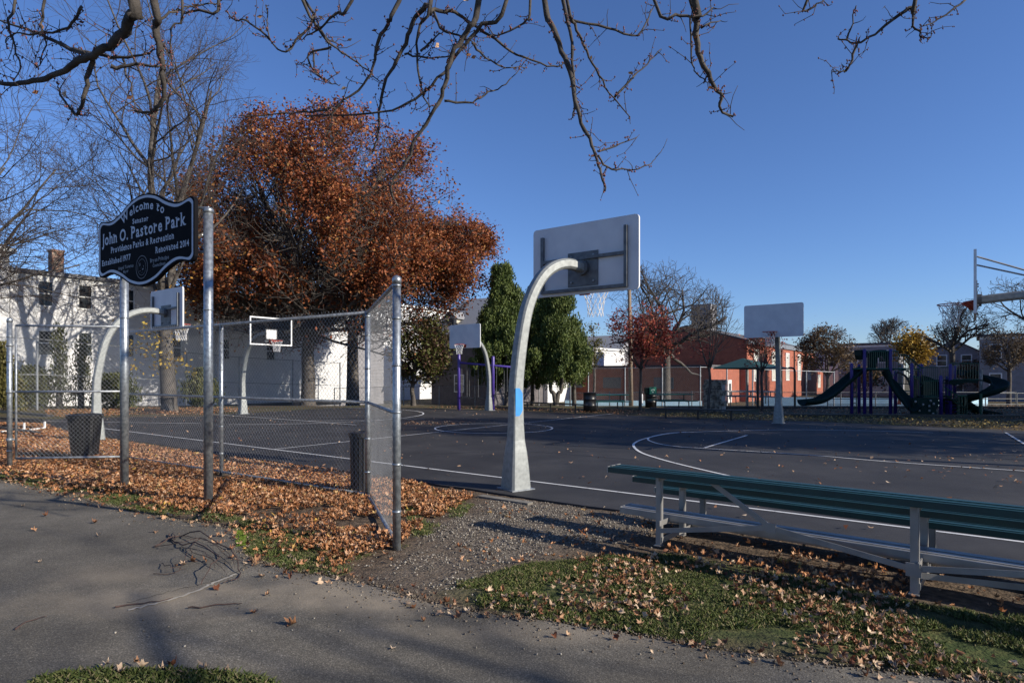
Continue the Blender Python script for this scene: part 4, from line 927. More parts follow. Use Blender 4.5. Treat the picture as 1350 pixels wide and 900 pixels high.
leafcloud('sparse_leaves', lt, 4, .22, .10, .18, leafmat('gold_leaf', [(0, (.2, .09, .02)), (1, (.5, .26, .05))]), t)
# bare tree beyond the left edge
eb = Vector((-27, 27.0, 0)); ec = Vector((-24.5, 27, 9.8)); ea = Vector((8.2, 6, 8.5))
t, T = trunk_tree('bare_tree', eb, 4, .3, (0, 0, 0), ec, ea, 44, 'bare tree whose fine twigs reach in from the left edge above the white house', ring_forks(6, 45, 9, .45, rr) + [(.8, -.1, .6, 10, .4), (.9, 0, .3, 9, .3), (1, 0, .8, 10, .4)], bk=bark, maxl=4, nkid=(9, 6, 5, 4), ratio=.58, wob=.09, up=.01, minr=.0065)
T.mesh((0, 1), 'limbs', bark, t); T.mesh((2, 3, 4), 'twigs', bark_twig, t)
# grey trunk behind the oak
gb_ = Vector(((465 - CX) * 44 / F, 44, -.5)); t, T = trunk_tree('bare_tree', gb_, 5.0, .42, (0, 0, 0), gb_ + Zu * 8, Vector((3.5, 3, 5)), 9, 'thick grey trunk standing right of the oak behind the fence', ring_forks(4, 35, 4, .4, rr), maxl=2, minr=.015)
T.mesh((0, 1, 2), 'limbs', bark, t)

# cedars
cedar = leafmat('cedar_spray', [(0, (.03, .048, .012)), (.45, (.07, .10, .024)), (.8, (.12, .15, .04)), (1, (.2, .2, .06))], trans=.15)
SPR = np.array([(-.16, 0, 0), (.16, 0, 0), (.2, .1, .55), (0, .25, 1.), (-.2, .05, .6)]); SPF = [(0, 1, 2, 3, 4)]
def cedar_tree(px, d, wpx, ytop, ybot, label, seed, n=18000, fork=False, ybase=529, mat_=cedar, name='cedar_tree', skirt=.6):
    g0 = np.random.default_rng(seed); base = Vector(((px - CX) * d / F, d, float(terrain(0, d)))); t = thing(name, tuple(base), label, 'tree')
    z0 = EYE + (HY - ybot) * d / F; z1 = EYE + (HY - ytop) * d / F; rw = wpx / 2 * d / F
    mb = MB()
    for k in range(2 if fork else 1):
        o = (.35 * (1 if k else -1)) if fork else 0
        pts = smoothpts([base - Zu * .05, base + Vector((o * .4, 0, .8)), base + Vector((o, 0, z0 - base.z)), base + Vector((o * .6, 0, (z1 - base.z) * .9))]); mb.tube(pts, lerpl([.16, .13, .11, .02], len(pts)), 8)
    mb.build('trunk', bark, t, True)
    # clumps: leaders of different heights
    nc = 42; cl = []
    lead = [(g0.uniform(-.45, .45), g0.uniform(-.45, .45), g0.uniform(.72, 1.0)) for _ in range(4)]; lead[0] = (0, 0, 1)
    for i in range(nc * 5):
        lx, ly, lh = lead[g0.integers(0, 4)]
        f = g0.random() ** .8; zz = z0 + (z1 - z0) * lh * f
        prof = (1 - f) ** .9 * (1 if f > .15 else skirt + (1 - skirt) * f / .15)
        a = g0.uniform(0, 2 * np.pi); rad = rw * prof * g0.uniform(.35, 1.2)
        cl.append((base.x + lx * rw * (.25+f*.6) + math.cos(a) * rad, d + ly * rw * .5 + math.sin(a) * rad, zz + g0.uniform(-.3, .5), g0.uniform(.22, .62)))
    cl = np.array(cl); K = n; ci = g0.integers(0, len(cl), K); s = cl[ci, 3:4]
    q = g0.normal(0, 1, (K, 3)); q /= np.linalg.norm(q, axis=1)[:, None]; q *= g0.random((K, 1)) ** .4
    P = cl[ci, :3] + q * s * np.array([.8, .8, 1.15])
    keep = P[:, 2] < z1 + .35; P = P[keep]; K = len(P)
    v = place(SPR, K, P, g0.uniform(.075, .18, K), rotmats(K, .5, True))
    npmesh('crown', v, SPF, 5, mat_, t, rnd=np.clip(g0.random(K) * .6 + vnoise(P[:, 0] + P[:, 1], P[:, 2], .9, seed) * .4, 0, 1)); return t
cedar_tree(648, 40, 52, 404, 510, 'broad dark green cedar behind the distant small hoop', 1, 28000)
cedar_tree(668, 38, 84, 352, 506, 'tallest dark green cedar, its top left of the near hoop arm', 2, 60000)
cedar_tree(702, 41, 70, 386, 508, 'dark green cedar directly behind the near hoop pole', 3, 36000)
cedar_tree(733, 38, 88, 378, 504, 'rounded green cedar with pale forked trunk right of the near hoop pole', 4, 60000, fork=True)
cedar_tree(757, 40, 48, 430, 500, 'smallest cedar at the right end of the evergreen row', 5, 20000)

def blob_tree(name, px, d, cxpx, cypx, rxpx, rypx, label, seed, lm_, n, th=None, r=.1, cat='tree', maxl=3, bk=bark_dark, twigs=True, ls=(.1, .2), nkid=(7, 5, 4), cut=None, nf=6, tilt=40, spread=.2, upz=.06, minr=.008, z=None, wob=.12, group=None, ratio=.6):
    zb = float(terrain(0, d)) if z is None else z
    base = Vector(((px - CX) * d / F, d, zb)); c = W(cxpx, cypx, d); a = Vector((rxpx * d / F, rxpx * d / F * .9, rypx * d / F)); r2 = random.Random(seed)
    h = th if th else max(.5, c.z - a.z * .75 - zb)
    t, T = trunk_tree(name, base, h, r, (r2.uniform(-.05, .05), 0, 0), c, a, seed, label, ring_forks(nf, tilt, a.z * 1.9, .5, r2) + [(0, 0, 1, a.z * 2, .6)], bk=bk, cat=cat, maxl=maxl, nkid=nkid, wob=wob, up=upz, minr=minr, group=group, ratio=ratio)
    T.mesh(range(maxl + 1), 'branches', bk, t)
    if lm_: leafcloud('crown', T.tips, max(1, int(n / len(T.tips))), spread, ls[0], ls[1], lm_, t, seed, noise_cut=cut)
    return t
redm = leafmat('red_leaf', [(0, (.09, .02, .018)), (.4, (.26, .05, .04)), (.8, (.44, .11, .075)), (1, (.46, .20, .09))], trans=.3)
olive = leafmat('olive_leaf', [(0, (.05, .035, .02)), (.5, (.09, .085, .025)), (1, (.16, .13, .04))], trans=.2)
brownl = leafmat('brown_leaf', [(0, (.07, .045, .025)), (1, (.17, .11, .05))], trans=.2)
vine = leafmat('vine_leaf', [(0, (.07, .03, .03)), (.45, (.10, .065, .03)), (.6, (.07, .085, .02)), (1, (.12, .12, .03))], trans=.2)
blob_tree('red_maple', 844, 29, 848, 447, 47, 47, 'small maple with dark red leaves in front of the utility pole', 5, redm, 14000, r=.07, cut=(2.0, .45), ls=(.08, .16), spread=.22)
blob_tree('bare_tree', 934, 28, 935, 435, 52, 58, 'thin bare sapling with upswept branches in front of the stone pillar', 6, None, 0, r=.06, tilt=25, upz=.10, minr=.006, nf=7, wob=.06, th=2.0, nkid=(6, 3, 2))
lt = [(W(rs.gauss(925, 10), rs.gauss(462, 8), 28), Zu) for _ in range(14)]; leafcloud('remaining_leaves', lt, 10, .15, .08, .15, redm, bpy.data.objects[[o.name for o in bpy.data.objects if o.name.startswith('bare_tree') and not o.parent][-1]])
blob_tree('bare_tree', 1005, 29, 1006, 463, 30, 34, 'thin bare sapling just left of the grey board hoop pole', 16, redm, 120, r=.06, tilt=35, upz=.08, minr=.007, th=1.9, ls=(.08, .14))
blob_tree('bare_tree', 878, 47, 872, 410, 88, 66, 'wide bare spreading tree behind the red maple and brick building', 17, None, 0, r=.34, maxl=4, nkid=(7, 5, 4, 3), nf=9, tilt=58, minr=.011, wob=.16, ratio=.66)
blob_tree('shrub_tree', 545, 38, 560, 466, 38, 50, 'vine-covered bushy tree with red and olive leaves right of the fence end post', 18, vine, 12000, r=.14, ls=(.12, .24), th=1.4, spread=.3, cut=(.9, .34))
blob_tree('shade_tree', 783, 44, 777, 458, 18, 32, 'loose pale yellow-green tree at the right side of the cedars', 19, leafmat('lime_leaf', [(0, (.07, .07, .02)), (1, (.22, .2, .06))]), 1500, r=.1, ls=(.1, .2))
blob_tree('bare_tree', 1090, 60, 1092, 466, 40, 38, 'bushy brown half-bare tree right of the brick building', 20, brownl, 3000, cut=(1.0, .42), r=.18, maxl=3, ls=(.15, .28), minr=.014, nkid=(9, 7, 5), spread=.3)
blob_tree('shade_tree', 1203, 62, 1204, 462, 24, 28, 'golden yellow tree behind the playground', 21, leafmat('golden_leaf', [(0, (.16, .09, .02)), (.5, (.36, .22, .035)), (1, (.5, .34, .06))]), 5000, r=.14, ls=(.2, .36), spread=.35)
blob_tree('bare_tree', 1172, 80, 1176, 445, 32, 26, 'grey bare tree behind the flat-roofed house', 22, None, 0, r=.2, minr=.02, nkid=(8, 6, 4))
blob_tree('bare_tree', 1253, 37, 1268, 440, 44, 46, 'bare crooked tree seen below the edge-on hoop', 23, None, 0, r=.17, maxl=3, nkid=(8, 7, 5), th=3.6, nf=7, tilt=52, minr=.010, wob=.2)
blob_tree('bare_tree', 1330, 50, 1328, 465, 30, 45, 'dark bare tree at the right edge behind the spiral slide', 24, brownl, 500, r=.16, nkid=(8, 7, 5), th=3, minr=.012, ls=(.1, .18))
t1 = blob_tree('bare_tree', 1420, 34, 1372, 408, 95, 58, 'bare tree reaching in from the right edge above the playground', 25, None, 0, r=.25, maxl=4, nkid=(8, 6, 5, 3), nf=8, tilt=58, minr=.009, wob=.14)
for i, (px, d, cy, rx, ry, lab) in enumerate([(1140, 70, 505, 30, 22, 'dark leafless hedge below the flat-roofed house'), (1300, 66, 500, 40, 28, 'brown tangled thicket before the gabled house'), (1225, 72, 490, 20, 26, 'brown thicket between the golden tree and gabled house'), (1345, 60, 500, 22, 30, 'dark thicket at the right edge')]):
    blob_tree('thicket', px, d, px, cy, rx, ry, lab, 60 + i, brownl, 1500, r=.08, cat='shrub', minr=.014, ls=(.15, .3), nkid=(7, 6, 4), th=.4)
# left shrubs
shr = leafmat('shrub_leaf', [(0, (.025, .032, .012)), (.5, (.06, .07, .022)), (1, (.14, .13, .045))], trans=.15)
for i, (px, d, w, yt, yb, lab, mt) in enumerate([(2, 27.5, 40, 462, 540, 'olive evergreen shrub at the left edge before the white house', olive), (38, 31, 60, 492, 540, 'dark shrub left of the tall fence post', shr), (78, 31.5, 26, 436, 538, 'pointed evergreen shrub under the third window of the white house', shr), (107, 32, 24, 450, 538, 'pointed evergreen beside the curved hoop pole', shr), (150, 32, 60, 502, 536, 'dark low shrub behind the left hoop pole', shr), (262, 33, 50, 495, 534, 'low dark bush right of the bare tree trunk', shr)]):
    cedar_tree(px, d, w, yt, yb - 6, lab, 40 + i, 1800 if w < 30 else 7000, mat_=mt, name='shrub', skirt=.9)['category'] = 'shrub'
# ------------------------------------------------------------------ overhanging foreground maple
fm = thing('maple_tree', (3.2, -2.8, 0), 'bare maple beside the viewer whose budded branches hang across the top of the sky', 'tree')
mb = MB(); tb = Vector((3.2, -2.8, 0)); pts = smoothpts([tb - Zu * .1, tb + Zu * .5, tb + Vector((-.1, .1, 2)), tb + Vector((-.2, .3, 4.2))]); mb.tube(pts, lerpl([.42, .32, .27, .24], len(pts)), 14); mb.build('trunk', bark, fm, True)
top = tb + Vector((-.2, .3, 4.1)); LIMB = [smoothpts([top, Vector((1.6, .2, 5.6)), Vector((.6, 3.2, 6.4)), Vector((-.2, 5.2, 7.2))]), smoothpts([top, Vector((.4, -.4, 5.6)), Vector((-1.8, 2.4, 6.2)), Vector((-3.3, 4.8, 6.6)), Vector((-5.2, 6, 6.9))]), smoothpts([top, Vector((3.0, 1.0, 5.7)), Vector((3.4, 4.2, 6.5)), Vector((3.9, 6, 7))])]
mb = MB()
for L in LIMB: mb.tube(L, lerpl([.15, .11, .075, .04], len(L)), 10)
mb.build('limbs', bark_limb, fm, True); LP = [p for L in LIMB for p in L[4:]]
BR = [ # width px at start, points, depth start, depth end
 (7, 4.6, 5.0, [(631, 0), (615, 41), (596, 74), (587, 111), (574, 144), (548, 181), (537, 211), (515, 246), (524, 270)]), (5, 4.4, 4.7, [(526, 0), (511, 30), (496, 63), (494, 85), (480, 111), (444, 141), (431, 181)]),
 (6, 5.0, 5.3, [(565, 7), (548, 22), (537, 48), (522, 81), (507, 111), (500, 148), (498, 178), (491, 200)]), (4, 4.8, 5.1, [(568, 0), (554, 33), (550, 81), (559, 126), (567, 141)]), (5, 4.7, 5.2, [(668, 0), (637, 33), (607, 67), (585, 96), (548, 130), (504, 148), (450, 152), (400, 151)]),
 (5, 5.1, 5.5, [(568, 0), (574, 13), (600, 17), (622, 33), (652, 52), (681, 72), (722, 86), (743, 85)]), (7, 5.0, 4.6, [(718, 0), (726, 30), (741, 67), (754, 104), (761, 144), (774, 178), (785, 204), (793, 230), (798, 252)]), (4.5, 5.2, 4.9, [(743, 0), (752, 44), (756, 93), (759, 126), (755, 155)]),
 (4, 5.0, 5.2, [(748, 0), (759, 33), (770, 59), (785, 93), (804, 122), (830, 154)]), (3.2, 5.1, 5.3, [(752, 28), (800, 36), (841, 47), (855, 22), (863, 7)]), (4, 4.5, 4.8, [(463, 0), (448, 15), (422, 37), (400, 50)]), (3, 4.9, 5.1, [(811, 128), (830, 107), (852, 85), (872, 65)]),
 (2.6, 4.7, 4.8, [(787, 200), (811, 193), (841, 181)]), (2.6, 4.7, 4.9, [(789, 204), (800, 220), (826, 224), (854, 218), (865, 207)]), (2.8, 4.9, 5.1, [(585, 134), (622, 135), (644, 122), (667, 111), (685, 93)]), (3.4, 5, 5.1, [(572, 15), (585, 41), (607, 48), (630, 60)]),
 (3, 4.7, 5.2, [(622, 56), (637, 74), (659, 87), (693, 89)]), (3.6, 4.6, 5, [(400, 0), (415, 30), (433, 56), (456, 72), (485, 93), (500, 106)]), (2.8, 4.8, 5, [(437, 63), (407, 70), (415, 96), (433, 107), (446, 113)]), (3, 4.9, 5, [(555, 67), (570, 52), (585, 41)]), (2.6, 5, 5, [(533, 70), (559, 76), (593, 74), (618, 56)]),
 (13, 4.2, 4.8, [(174, 0), (171, 21), (162, 43), (142, 62), (123, 73), (100, 85), (68, 100), (36, 110), (0, 112), (-30, 118)]), (6, 4.5, 4.7, [(123, 75), (114, 103), (110, 132), (100, 151), (89, 139), (75, 114)]), (9, 4.3, 4.7, [(203, 0), (204, 32), (210, 64), (215, 92), (217, 121), (210, 140), (199, 148), (178, 146)]),
 (6, 4.5, 5, [(123, 73), (92, 64), (64, 50), (36, 39), (0, 28)]), (4, 4.5, 4.4, [(132, 73), (160, 76), (192, 71), (204, 64)]), (5, 4.4, 4.4, [(148, 89), (178, 85), (210, 87)]), (3.5, 4.5, 4.8, [(107, 7), (89, 36), (46, 46), (21, 43), (7, 57)]), (3, 4.6, 4.9, [(217, 101), (242, 132), (270, 156)]), (3, 4.4, 4.8, [(206, 28), (231, 16), (249, 9), (284, 4), (320, -4)]),
 (3.5, 4.9, 5, [(402, 0), (412, 25), (391, 53), (377, 69), (356, 53), (350, 7)]), (3, 4.9, 5, [(412, 25), (430, 50), (450, 60)]), (2.4, 4.9, 5, [(414, 67), (416, 92), (427, 105), (444, 100)]), (2.8, 4.9, 5, [(356, 53), (330, 30), (309, 25), (296, 14)]), (2.8, 5, 5, [(448, 139), (419, 146), (373, 151), (316, 153)]),
 (8, 4.5, 4.8, [(916, 0), (917, 23), (921, 68), (931, 91), (940, 110), (950, 125), (950, 145), (967, 153)]), (3, 4.6, 4.7, [(910, 0), (910, 23), (912, 76), (919, 98), (933, 108)]), (4, 4.5, 4.5, [(863, 0), (897, 19), (927, 21), (940, 8)]), (5, 4.8, 5, [(1206, 0), (1203, 9), (1180, 23), (1154, 45), (1129, 57), (1104, 51)]),
 (3, 5, 5, [(1129, 57), (1120, 87), (1112, 94), (1095, 94)]), (3, 5, 5, [(1201, 11), (1205, 34), (1218, 49), (1227, 49)]), (2.6, 5, 5, [(1274, 0), (1237, 26), (1210, 38)]), (3, 5, 5, [(1063, 0), (1074, 8), (1087, 0)]), (2.4, 4.6, 4.7, [(925, 36), (950, 26)]), (2.4, 5, 5, [(1116, 53), (1129, 8)]),
 (4, 4.6, 4.7, [(285, -5), (262, 14), (240, 17)]), (3, 4.7, 4.8, [(700, 0), (690, 30), (655, 48), (640, 30)]), (3, 4.8, 4.9, [(160, 76), (172, 110), (180, 150)]), (3, 4.6, 4.6, [(60, -5), (52, 30), (60, 60), (50, 92)]), (3, 4.6, 4.6, [(20, -5), (12, 40), (26, 80), (20, 110)]), (3, 4.5, 4.6, [(240, -5), (228, 40), (222, 70)])]
mb = MB(); tw = MB(); bd = MB(); fr = random.Random(5)
leafpts = []
for w, d0, d1, P_ in BR:
    n = len(P_); pts = [W(px, py, d0 + (d1 - d0) * i / (n - 1)) for i, (px, py) in enumerate(P_)]; ext = 0
    if P_[0][1] <= 0 and w >= 3:
        q = min(LP, key=lambda l: (l - (pts[0] + Zu * 1.6)).length); pts = [q, q.lerp(pts[0], .55) + Vector((fr.uniform(-.1, .1), 0, .15))] + pts; ext = 2
    r0 = w / 2 * d0 / F * 1.12
    sm = smoothpts(pts, 4); m = len(sm); rad = [r0 * (1 - .72 * max(0, i - ext * 4) / (m - ext * 4)) * (1 + fr.uniform(-.06, .12)) for i in range(m)]
    sm = [p + Vector((fr.gauss(0, .004), fr.gauss(0, .01), fr.gauss(0, .004))) for p in sm]
    mb.tube(sm, rad, 7)
    k0 = ext * 4 + int((m - ext * 4) * .12)
    for i in range(k0, m):
        for rep in range(2):
            if fr.random() < .6:
                d = Vector((fr.gauss(0, 1), fr.gauss(0, .7), fr.gauss(.1, 1))).normalized(); L = fr.choice([.03, .04, .06, .08, .14, .22]); p = sm[i]; seg = [p]
                for _ in range(3): d = (d + Vector((fr.gauss(0, .3), fr.gauss(0, .3), fr.gauss(.12, .3)))).normalized(); seg.append(seg[-1] + d * L / 3)
                tw.tube(seg, lerpl([.0035, .0018], 4), 4)
                if fr.random() < .82:
                    for j, s_ in enumerate(seg[1:]):
                        for _ in range(fr.choice((1, 1, 2))):
                            c = s_ + Vector((fr.gauss(0, .006), fr.gauss(0, .006), fr.gauss(0, .006))); r = fr.uniform(.004, .0085); bd.add([c + Vector(v) * r for v in ((1, 0, 0), (-1, 0, 0), (0, 1, 0), (0, -1, 0), (0, 0, 1.4), (0, 0, -1.2))], [(0, 2, 4), (2, 1, 4), (1, 3, 4), (3, 0, 4), (2, 0, 5), (1, 2, 5), (3, 1, 5), (0, 3, 5)])
                elif fr.random() < .2: leafpts.append((seg[-1], Zu))
mb.build('hanging_branches', bark_limb, fm, True); tw.build('twigs', bark_twig, fm, True); bd.build('buds', bud, fm, True)
leafcloud('withered_leaves', leafpts, 1, .01, .04, .07, fall2, fm)
# overhead twiggery out of frame that shades the path
# ------------------------------------------------------------------ buildings
def house(name, K, a, b, z0, z1, wall, label, front_wins=(), side_wins=(), roof='flat', roofm=roofd, rise=1.8, cat='house', group=None, over=.25, ridge='v', wall2=None, trim=True):
    """K nearest corner; front runs from K along -U for a, side runs from K along +V for b"""
    K = Vector((K[0], K[1], 0)); t = thing(name, (K.x, K.y, z0), label, cat, group)
    def P(s, r, z): return K - U * s + V * r + Zu * z
    mb = MB()
    if roof == 'gable' and ridge == 'v':
        pr = [(0, z0), (a, z0), (a, z1), (a / 2, z1 + rise), (0, z1)]; mb.prism([P(s, 0, z) for s, z in pr], V, b)
    elif roof == 'gable':
        pr = [(0, z0), (b, z0), (b, z1), (b / 2, z1 + rise), (0, z1)]; mb.prism([P(0, s, z) for s, z in pr], -U, a)
    else: mb.prism([P(s, r, z0) for s, r in ((0, 0), (a, 0), (a, b), (0, b))], Zu, z1 - z0)
    mb.build('walls', wall, t)
    mb = MB(); th = .14; ov = over
    if roof == 'flat': mb.prism([P(s, r, z1 + .003) for s, r in ((-ov, -ov), (a + ov, -ov), (a + ov, b + ov), (-ov, b + ov))], Zu, .22)
    elif ridge == 'v':
        k = rise / (a / 2)
        for q in ([(-ov, z1 - ov * k), (a / 2, z1 + rise)], [(a / 2, z1 + rise), (a + ov, z1 - ov * k)]):
            mb.prism([P(q[0][0], -ov, q[0][1] + .01), P(q[1][0], -ov, q[1][1] + .01), P(q[1][0], -ov, q[1][1] + th), P(q[0][0], -ov, q[0][1] + th)], V, b + 2 * ov)
    else:
        k = rise / (b / 2)
        for q in ([(-ov, z1 - ov * k), (b / 2, z1 + rise)], [(b / 2, z1 + rise), (b + ov, z1 - ov * k)]):
            mb.prism([P(-ov, q[0][0], q[0][1] + .01), P(-ov, q[1][0], q[1][1] + .01), P(-ov, q[1][0], q[1][1] + th), P(-ov, q[0][0], q[0][1] + th)], -U, a + 2 * ov)
    mb.build('roof', roofm, t)
    if trim and roof == 'flat':
        mb = MB(); mb.box(P(a / 2, -.03, z1 - .15), (a / 2, .03, .12), (U, V, Zu)); mb.box(P(-.03, b / 2, z1 - .15), (.03, b / 2, .12), (U, V, Zu)); mb.build('cornice', white, t)
    for face, wins in (('f', front_wins), ('s', side_wins)):
        for w_ in wins:
            s, z, w, h = w_[:4]; kind = w_[4] if len(w_) > 4 else 'w'
            if face == 'f': c = lambda o, dx=0, dz=0: P(s + dx, -o, z + dz); ax = (U, V, Zu)
            else: c = lambda o, dx=0, dz=0: P(-o, s + dx, z + dz); ax = (V, U, Zu)
            mb = MB()
            for sx in (-1, 1): mb.box(c(.02, sx * (w / 2 + .05)), (.05, .035, h / 2 + .1), ax)
            for sz in (-1, 1): mb.box(c(.022, 0, sz * (h / 2 + .05)), (w / 2 , .035, .05), ax)
            if kind == 'w': mb.box(c(.018, 0, 0), (w / 2, .03, .03), ax)
            fr_ = mb.build('window' if kind != 'd' else 'door', white, t)
            mb = MB(); mb.box(c(.004), (w / 2, .012, h / 2), ax); mb.build('pane' if kind != 'd' else 'door_leaf', {'w': glass_w, 'b': blind, 'd': steel_dark}[kind], fr_)
    return t, P
# white clapboard house on the left
KL = Vector((-24.5, 35, 0)) - V * 3.0 
tL, PL = house('white_house', KL, 9, 22, -.3, 7.1, white_siding, 'white clapboard flat-roofed house at far left in dappled sun', roof='flat', roofm=roofg, over=.2,
      side_wins=[(s, z, .6, 1.28) for s in (1.54, 3.41, 5.63, 8.4, 11.6, 15) for z in (6.1, 3.42)])
mb = MB(); p = KL - U * .9 + V * 2.3; mb.box(p + Zu * 7.75, (.32, .28, .85), (U, V, Zu)); mb.box(p + Zu * 8.63, (.36, .32, .05), (U, V, Zu)); mb.build('chimney', brick_old, tL)
house('white_house', KL - V * 5.2 + U * .25, 9, 5.1, -.3, 8.05, white_siding, 'taller white house corner cut by the left edge of the photo', side_wins=[(3.9, 6.4, .9, 1.1), (3.9, 3.6, .9, 1.3)], roofm=white)
# blue-grey shaded gable house behind the bare trunk
K2 = W(386, 495, 47); house('grey_house', (K2.x, K2.y), 8.5, 9, -.8, 5.6, greywall, 'grey blue gabled house in shade left of the oak trunk', front_wins=[(2.2, 3.9, .9, 1.3), (5.8, 3.9, .9, 1.3), (2.2, 1.2, .9, 1.3), (5.5, 1.0, 2.2, 2.0, 'b')], side_wins=[(2, 3.9, .9, 1.3), (5, 3.9, .9, 1.3)], roof='gable', rise=2.9, roofm=roofd)
K3 = W(392, 495, 53); house('white_house', (K3.x, K3.y), 8, 26, -.8, 8.6, white_siding, 'three-storey white house seen behind the oak and fence panels', side_wins=[(s, z, .9, 1.4) for s in (2.5, 6.5, 11, 15.5, 19.5, 23.5) for z in (7.1, 4.4, 1.5)], roofm=white)
# grey roofed house with dormer
K4 = W(645, 495, 50); t4, P4 = house('grey_roofed_house', (K4.x, K4.y), 6.4, 9, -.8, 5.2, darkwall, 'dark house with grey shingle roof and cream dormer left of the cedars', front_wins=[(5.2, 3.2, .9, 1.3), (3.2, 1.0, .9, 1.3)], roof='gable', ridge='u', rise=3.3, roofm=roofg)
mb = MB(); mb.prism([P4(5.7, .9, 5.3), P4(4.3, .9, 5.3), P4(4.3, .9, 6.6), P4(5.0, .9, 7.1), P4(5.7, .9, 6.6)], V, 3.0); dm = mb.build('dormer', cream_siding, t4)
mb = MB()
mb.prism([P4(5.9, .7, 6.5), P4(5.0, .7, 7.12), P4(5.0, .7, 7.22), P4(5.9, .7, 6.6)], V, 3.4); mb.prism([P4(4.1, .7, 6.5), P4(5.0, .7, 7.12), P4(5.0, .7, 7.22), P4(4.1, .7, 6.6)], V, 3.4); mb.build('dormer_roof', roofg, dm)
mb = MB(); mb.box(P4(5.0, .88, 6.1), (.35, .02, .5), (U, V, Zu)); mb.build('dormer_window', glass_w, dm)
# far houses between cedars and red maple
K5 = W(781, 495, 70); house('white_house', (K5.x, K5.y), 1.2, 8, -.8, 4.6, white_siding, 'small white house end peeking out right of the cedars', front_wins=[(.6, 3.3, .7, 1.2)], roofm=white)
K6 = W(812, 495, 78); house('grey_house', (K6.x, K6.y), 7, 9, -.8, 4.3, greywall, 'pale grey roofed house behind the cedars and red maple', roof='gable', ridge='u', rise=2.6, roofm=roofg)
# small white garage behind cedars
K7 = W(722, 495, 56); house('garage', (K7.x, K7.y), 3.4, 4, -.8, 1.2, white_siding, 'small white garage behind the cedar trunks', front_wins=[(1.7, .1, 2.2, 1.6, 'b')], cat='garage', roof='gable', rise=.6, roofm=roofg)
K7 = W(655, 495, 54); house('garage', (K7.x, K7.y), 4, 4, -.8, 1.5, beige, 'beige garage behind the swing set', front_wins=[(1.7, .1, 2.2, 1.6, 'b')], cat='garage', roof='flat')
# brick gym
KG = Vector((21.9, 58, 0)); tG, PGm = house('brick_building', KG, 11.6, 31, -.8, 4.9, brick, 'red brick building with tall pale windows and a low wing beyond the court', cat='building', side_wins=[(s, 2.65, 1.5, 2.9, 'b') for s in (3.0, 9.6, 15.6, 21.4, 27.2)], roof='gable', rise=1.6, roofm=roofd, over=.1)
mb = MB(); mb.box(PGm(-.06, 15.5, 4.82), (.10, 15.6, .22), (U, V, Zu)); mb.build('eave_band', galv_d, tG)
for s in (6.4, 12.7, 18.6, 24.4): mb = MB(); mb.tube([PGm(-.1, s, -.7), PGm(-.1, s, 4.6)], .07, 8); mb.build('downpipe', black, tG)
for s in (.8, 11): mb = MB(); mb.box(PGm(-.15, s, 3.9), (.16, .12, .12), (U, V, Zu)); mb.build('wall_light', black, tG)
mb = MB(); mb.box(PGm(6.2, 6, 7.2), (1.05, .9, 2.0), (U, V, Zu)); mb.build('chimney', greywall, tG)
KW = Vector((16.4, 51.7, 0))
mb = MB(); W0 = lambda s, r, z: KW - U * s + V * r + Zu * z
mb.prism([W0(s, r, -.8) for s, r in ((0, 0), (18, 0), (18, 8.2), (0, 8.2))], Zu, 3.2); wing = mb.build('wing', brick, tG)
mb = MB(); mb.prism([W0(s, r, 2.403) for s, r in ((-.12, -.12), (18.1, -.12), (18.1, 8.2), (-.12, 8.2))], Zu, .16); mb.build('wing_roof', roofd, wing)
mb = MB(); mb.box(W0(-.03, 5.2, .25), (.04, .5, 1.02), (U, V, Zu)); mb.build('door', white, wing)
mb = MB(); mb.box(W0(-.04, 5.2, .25), (.05, .25, .7), (U, V, Zu)); mb.build('door_pane', glass_w, wing)
mb = MB(); mb.box(W0(-.03, 2.0, 1.1), (.03, .6, .12), (U, V, Zu)); mb.build('sign_plate', white, wing)
for s in (4, 9, 13): mb = MB(); mb.box(W0(s, -.02, 1.0), (.9, .03, .5), (U, V, Zu)); mb.build('window', steel_dark, wing)
mb = MB(); A_ = lambda s, r, z: KG + V * 31.05 + V * r + U * .0 - U * s + Zu * z; mb.prism([A_(s, r, -.8) for s, r in ((0, 0), (6, 0), (6, 6), (0, 6))], Zu, 3.0); an = mb.build('annex', brick, tG)
mb = MB(); mb.box(A_(-.02, 2.3, .9), (.03, .9, .9), (U, V, Zu)); mb.build('window', blind, an)
# right side houses
def rhouse(px, d, a, b, z1, wall, lab, **k): K = W(px, 495, d); return house('grey_house', (K.x, K.y), a, b, -.8, z1, wall, lab, **k)
rhouse(1184, 72, 6.2, 8, 5.3, greywall, 'flat-roofed grey house behind the playground tower', front_wins=[(1.5, 3.9, .9, 1.3), (4.6, 3.9, .9, 1.3), (2.4, .6, 3, 2, 'b')])
rhouse(1112, 86, 4.6, 8, 5.2, white_siding, 'pale house behind the brown half-bare tree', front_wins=[(1.5, 3.6, .9, 1.3), (3, 3.6, .9, 1.3)])
rhouse(1308, 66, 6.6, 8, 3.6, greywall, 'gabled grey house behind the crooked bare tree', roof='gable', rise=1.9, front_wins=[(2.2, 3.3, .8, 1.1), (4.4, 3.3, .8, 1.1), (3, .6, .9, 1.3)])
rhouse(1345, 88, 9, 8, 4.0, darkwall, 'dark low house between the gabled house and the right edge')
rhouse(1420, 56, 7, 8, 5.4, greywall, 'tall grey house cut by the right edge', front_wins=[(5.8, 4.0, .8, 1.2), (5.8, 1.2, .8, 1.2)])
rhouse(1238, 90, 3.5, 6, 4.4, beige, 'beige house partly hidden by the golden tree', roof='gable', rise=1.4, front_wins=[(1, 3.3, .8, 1.2)])
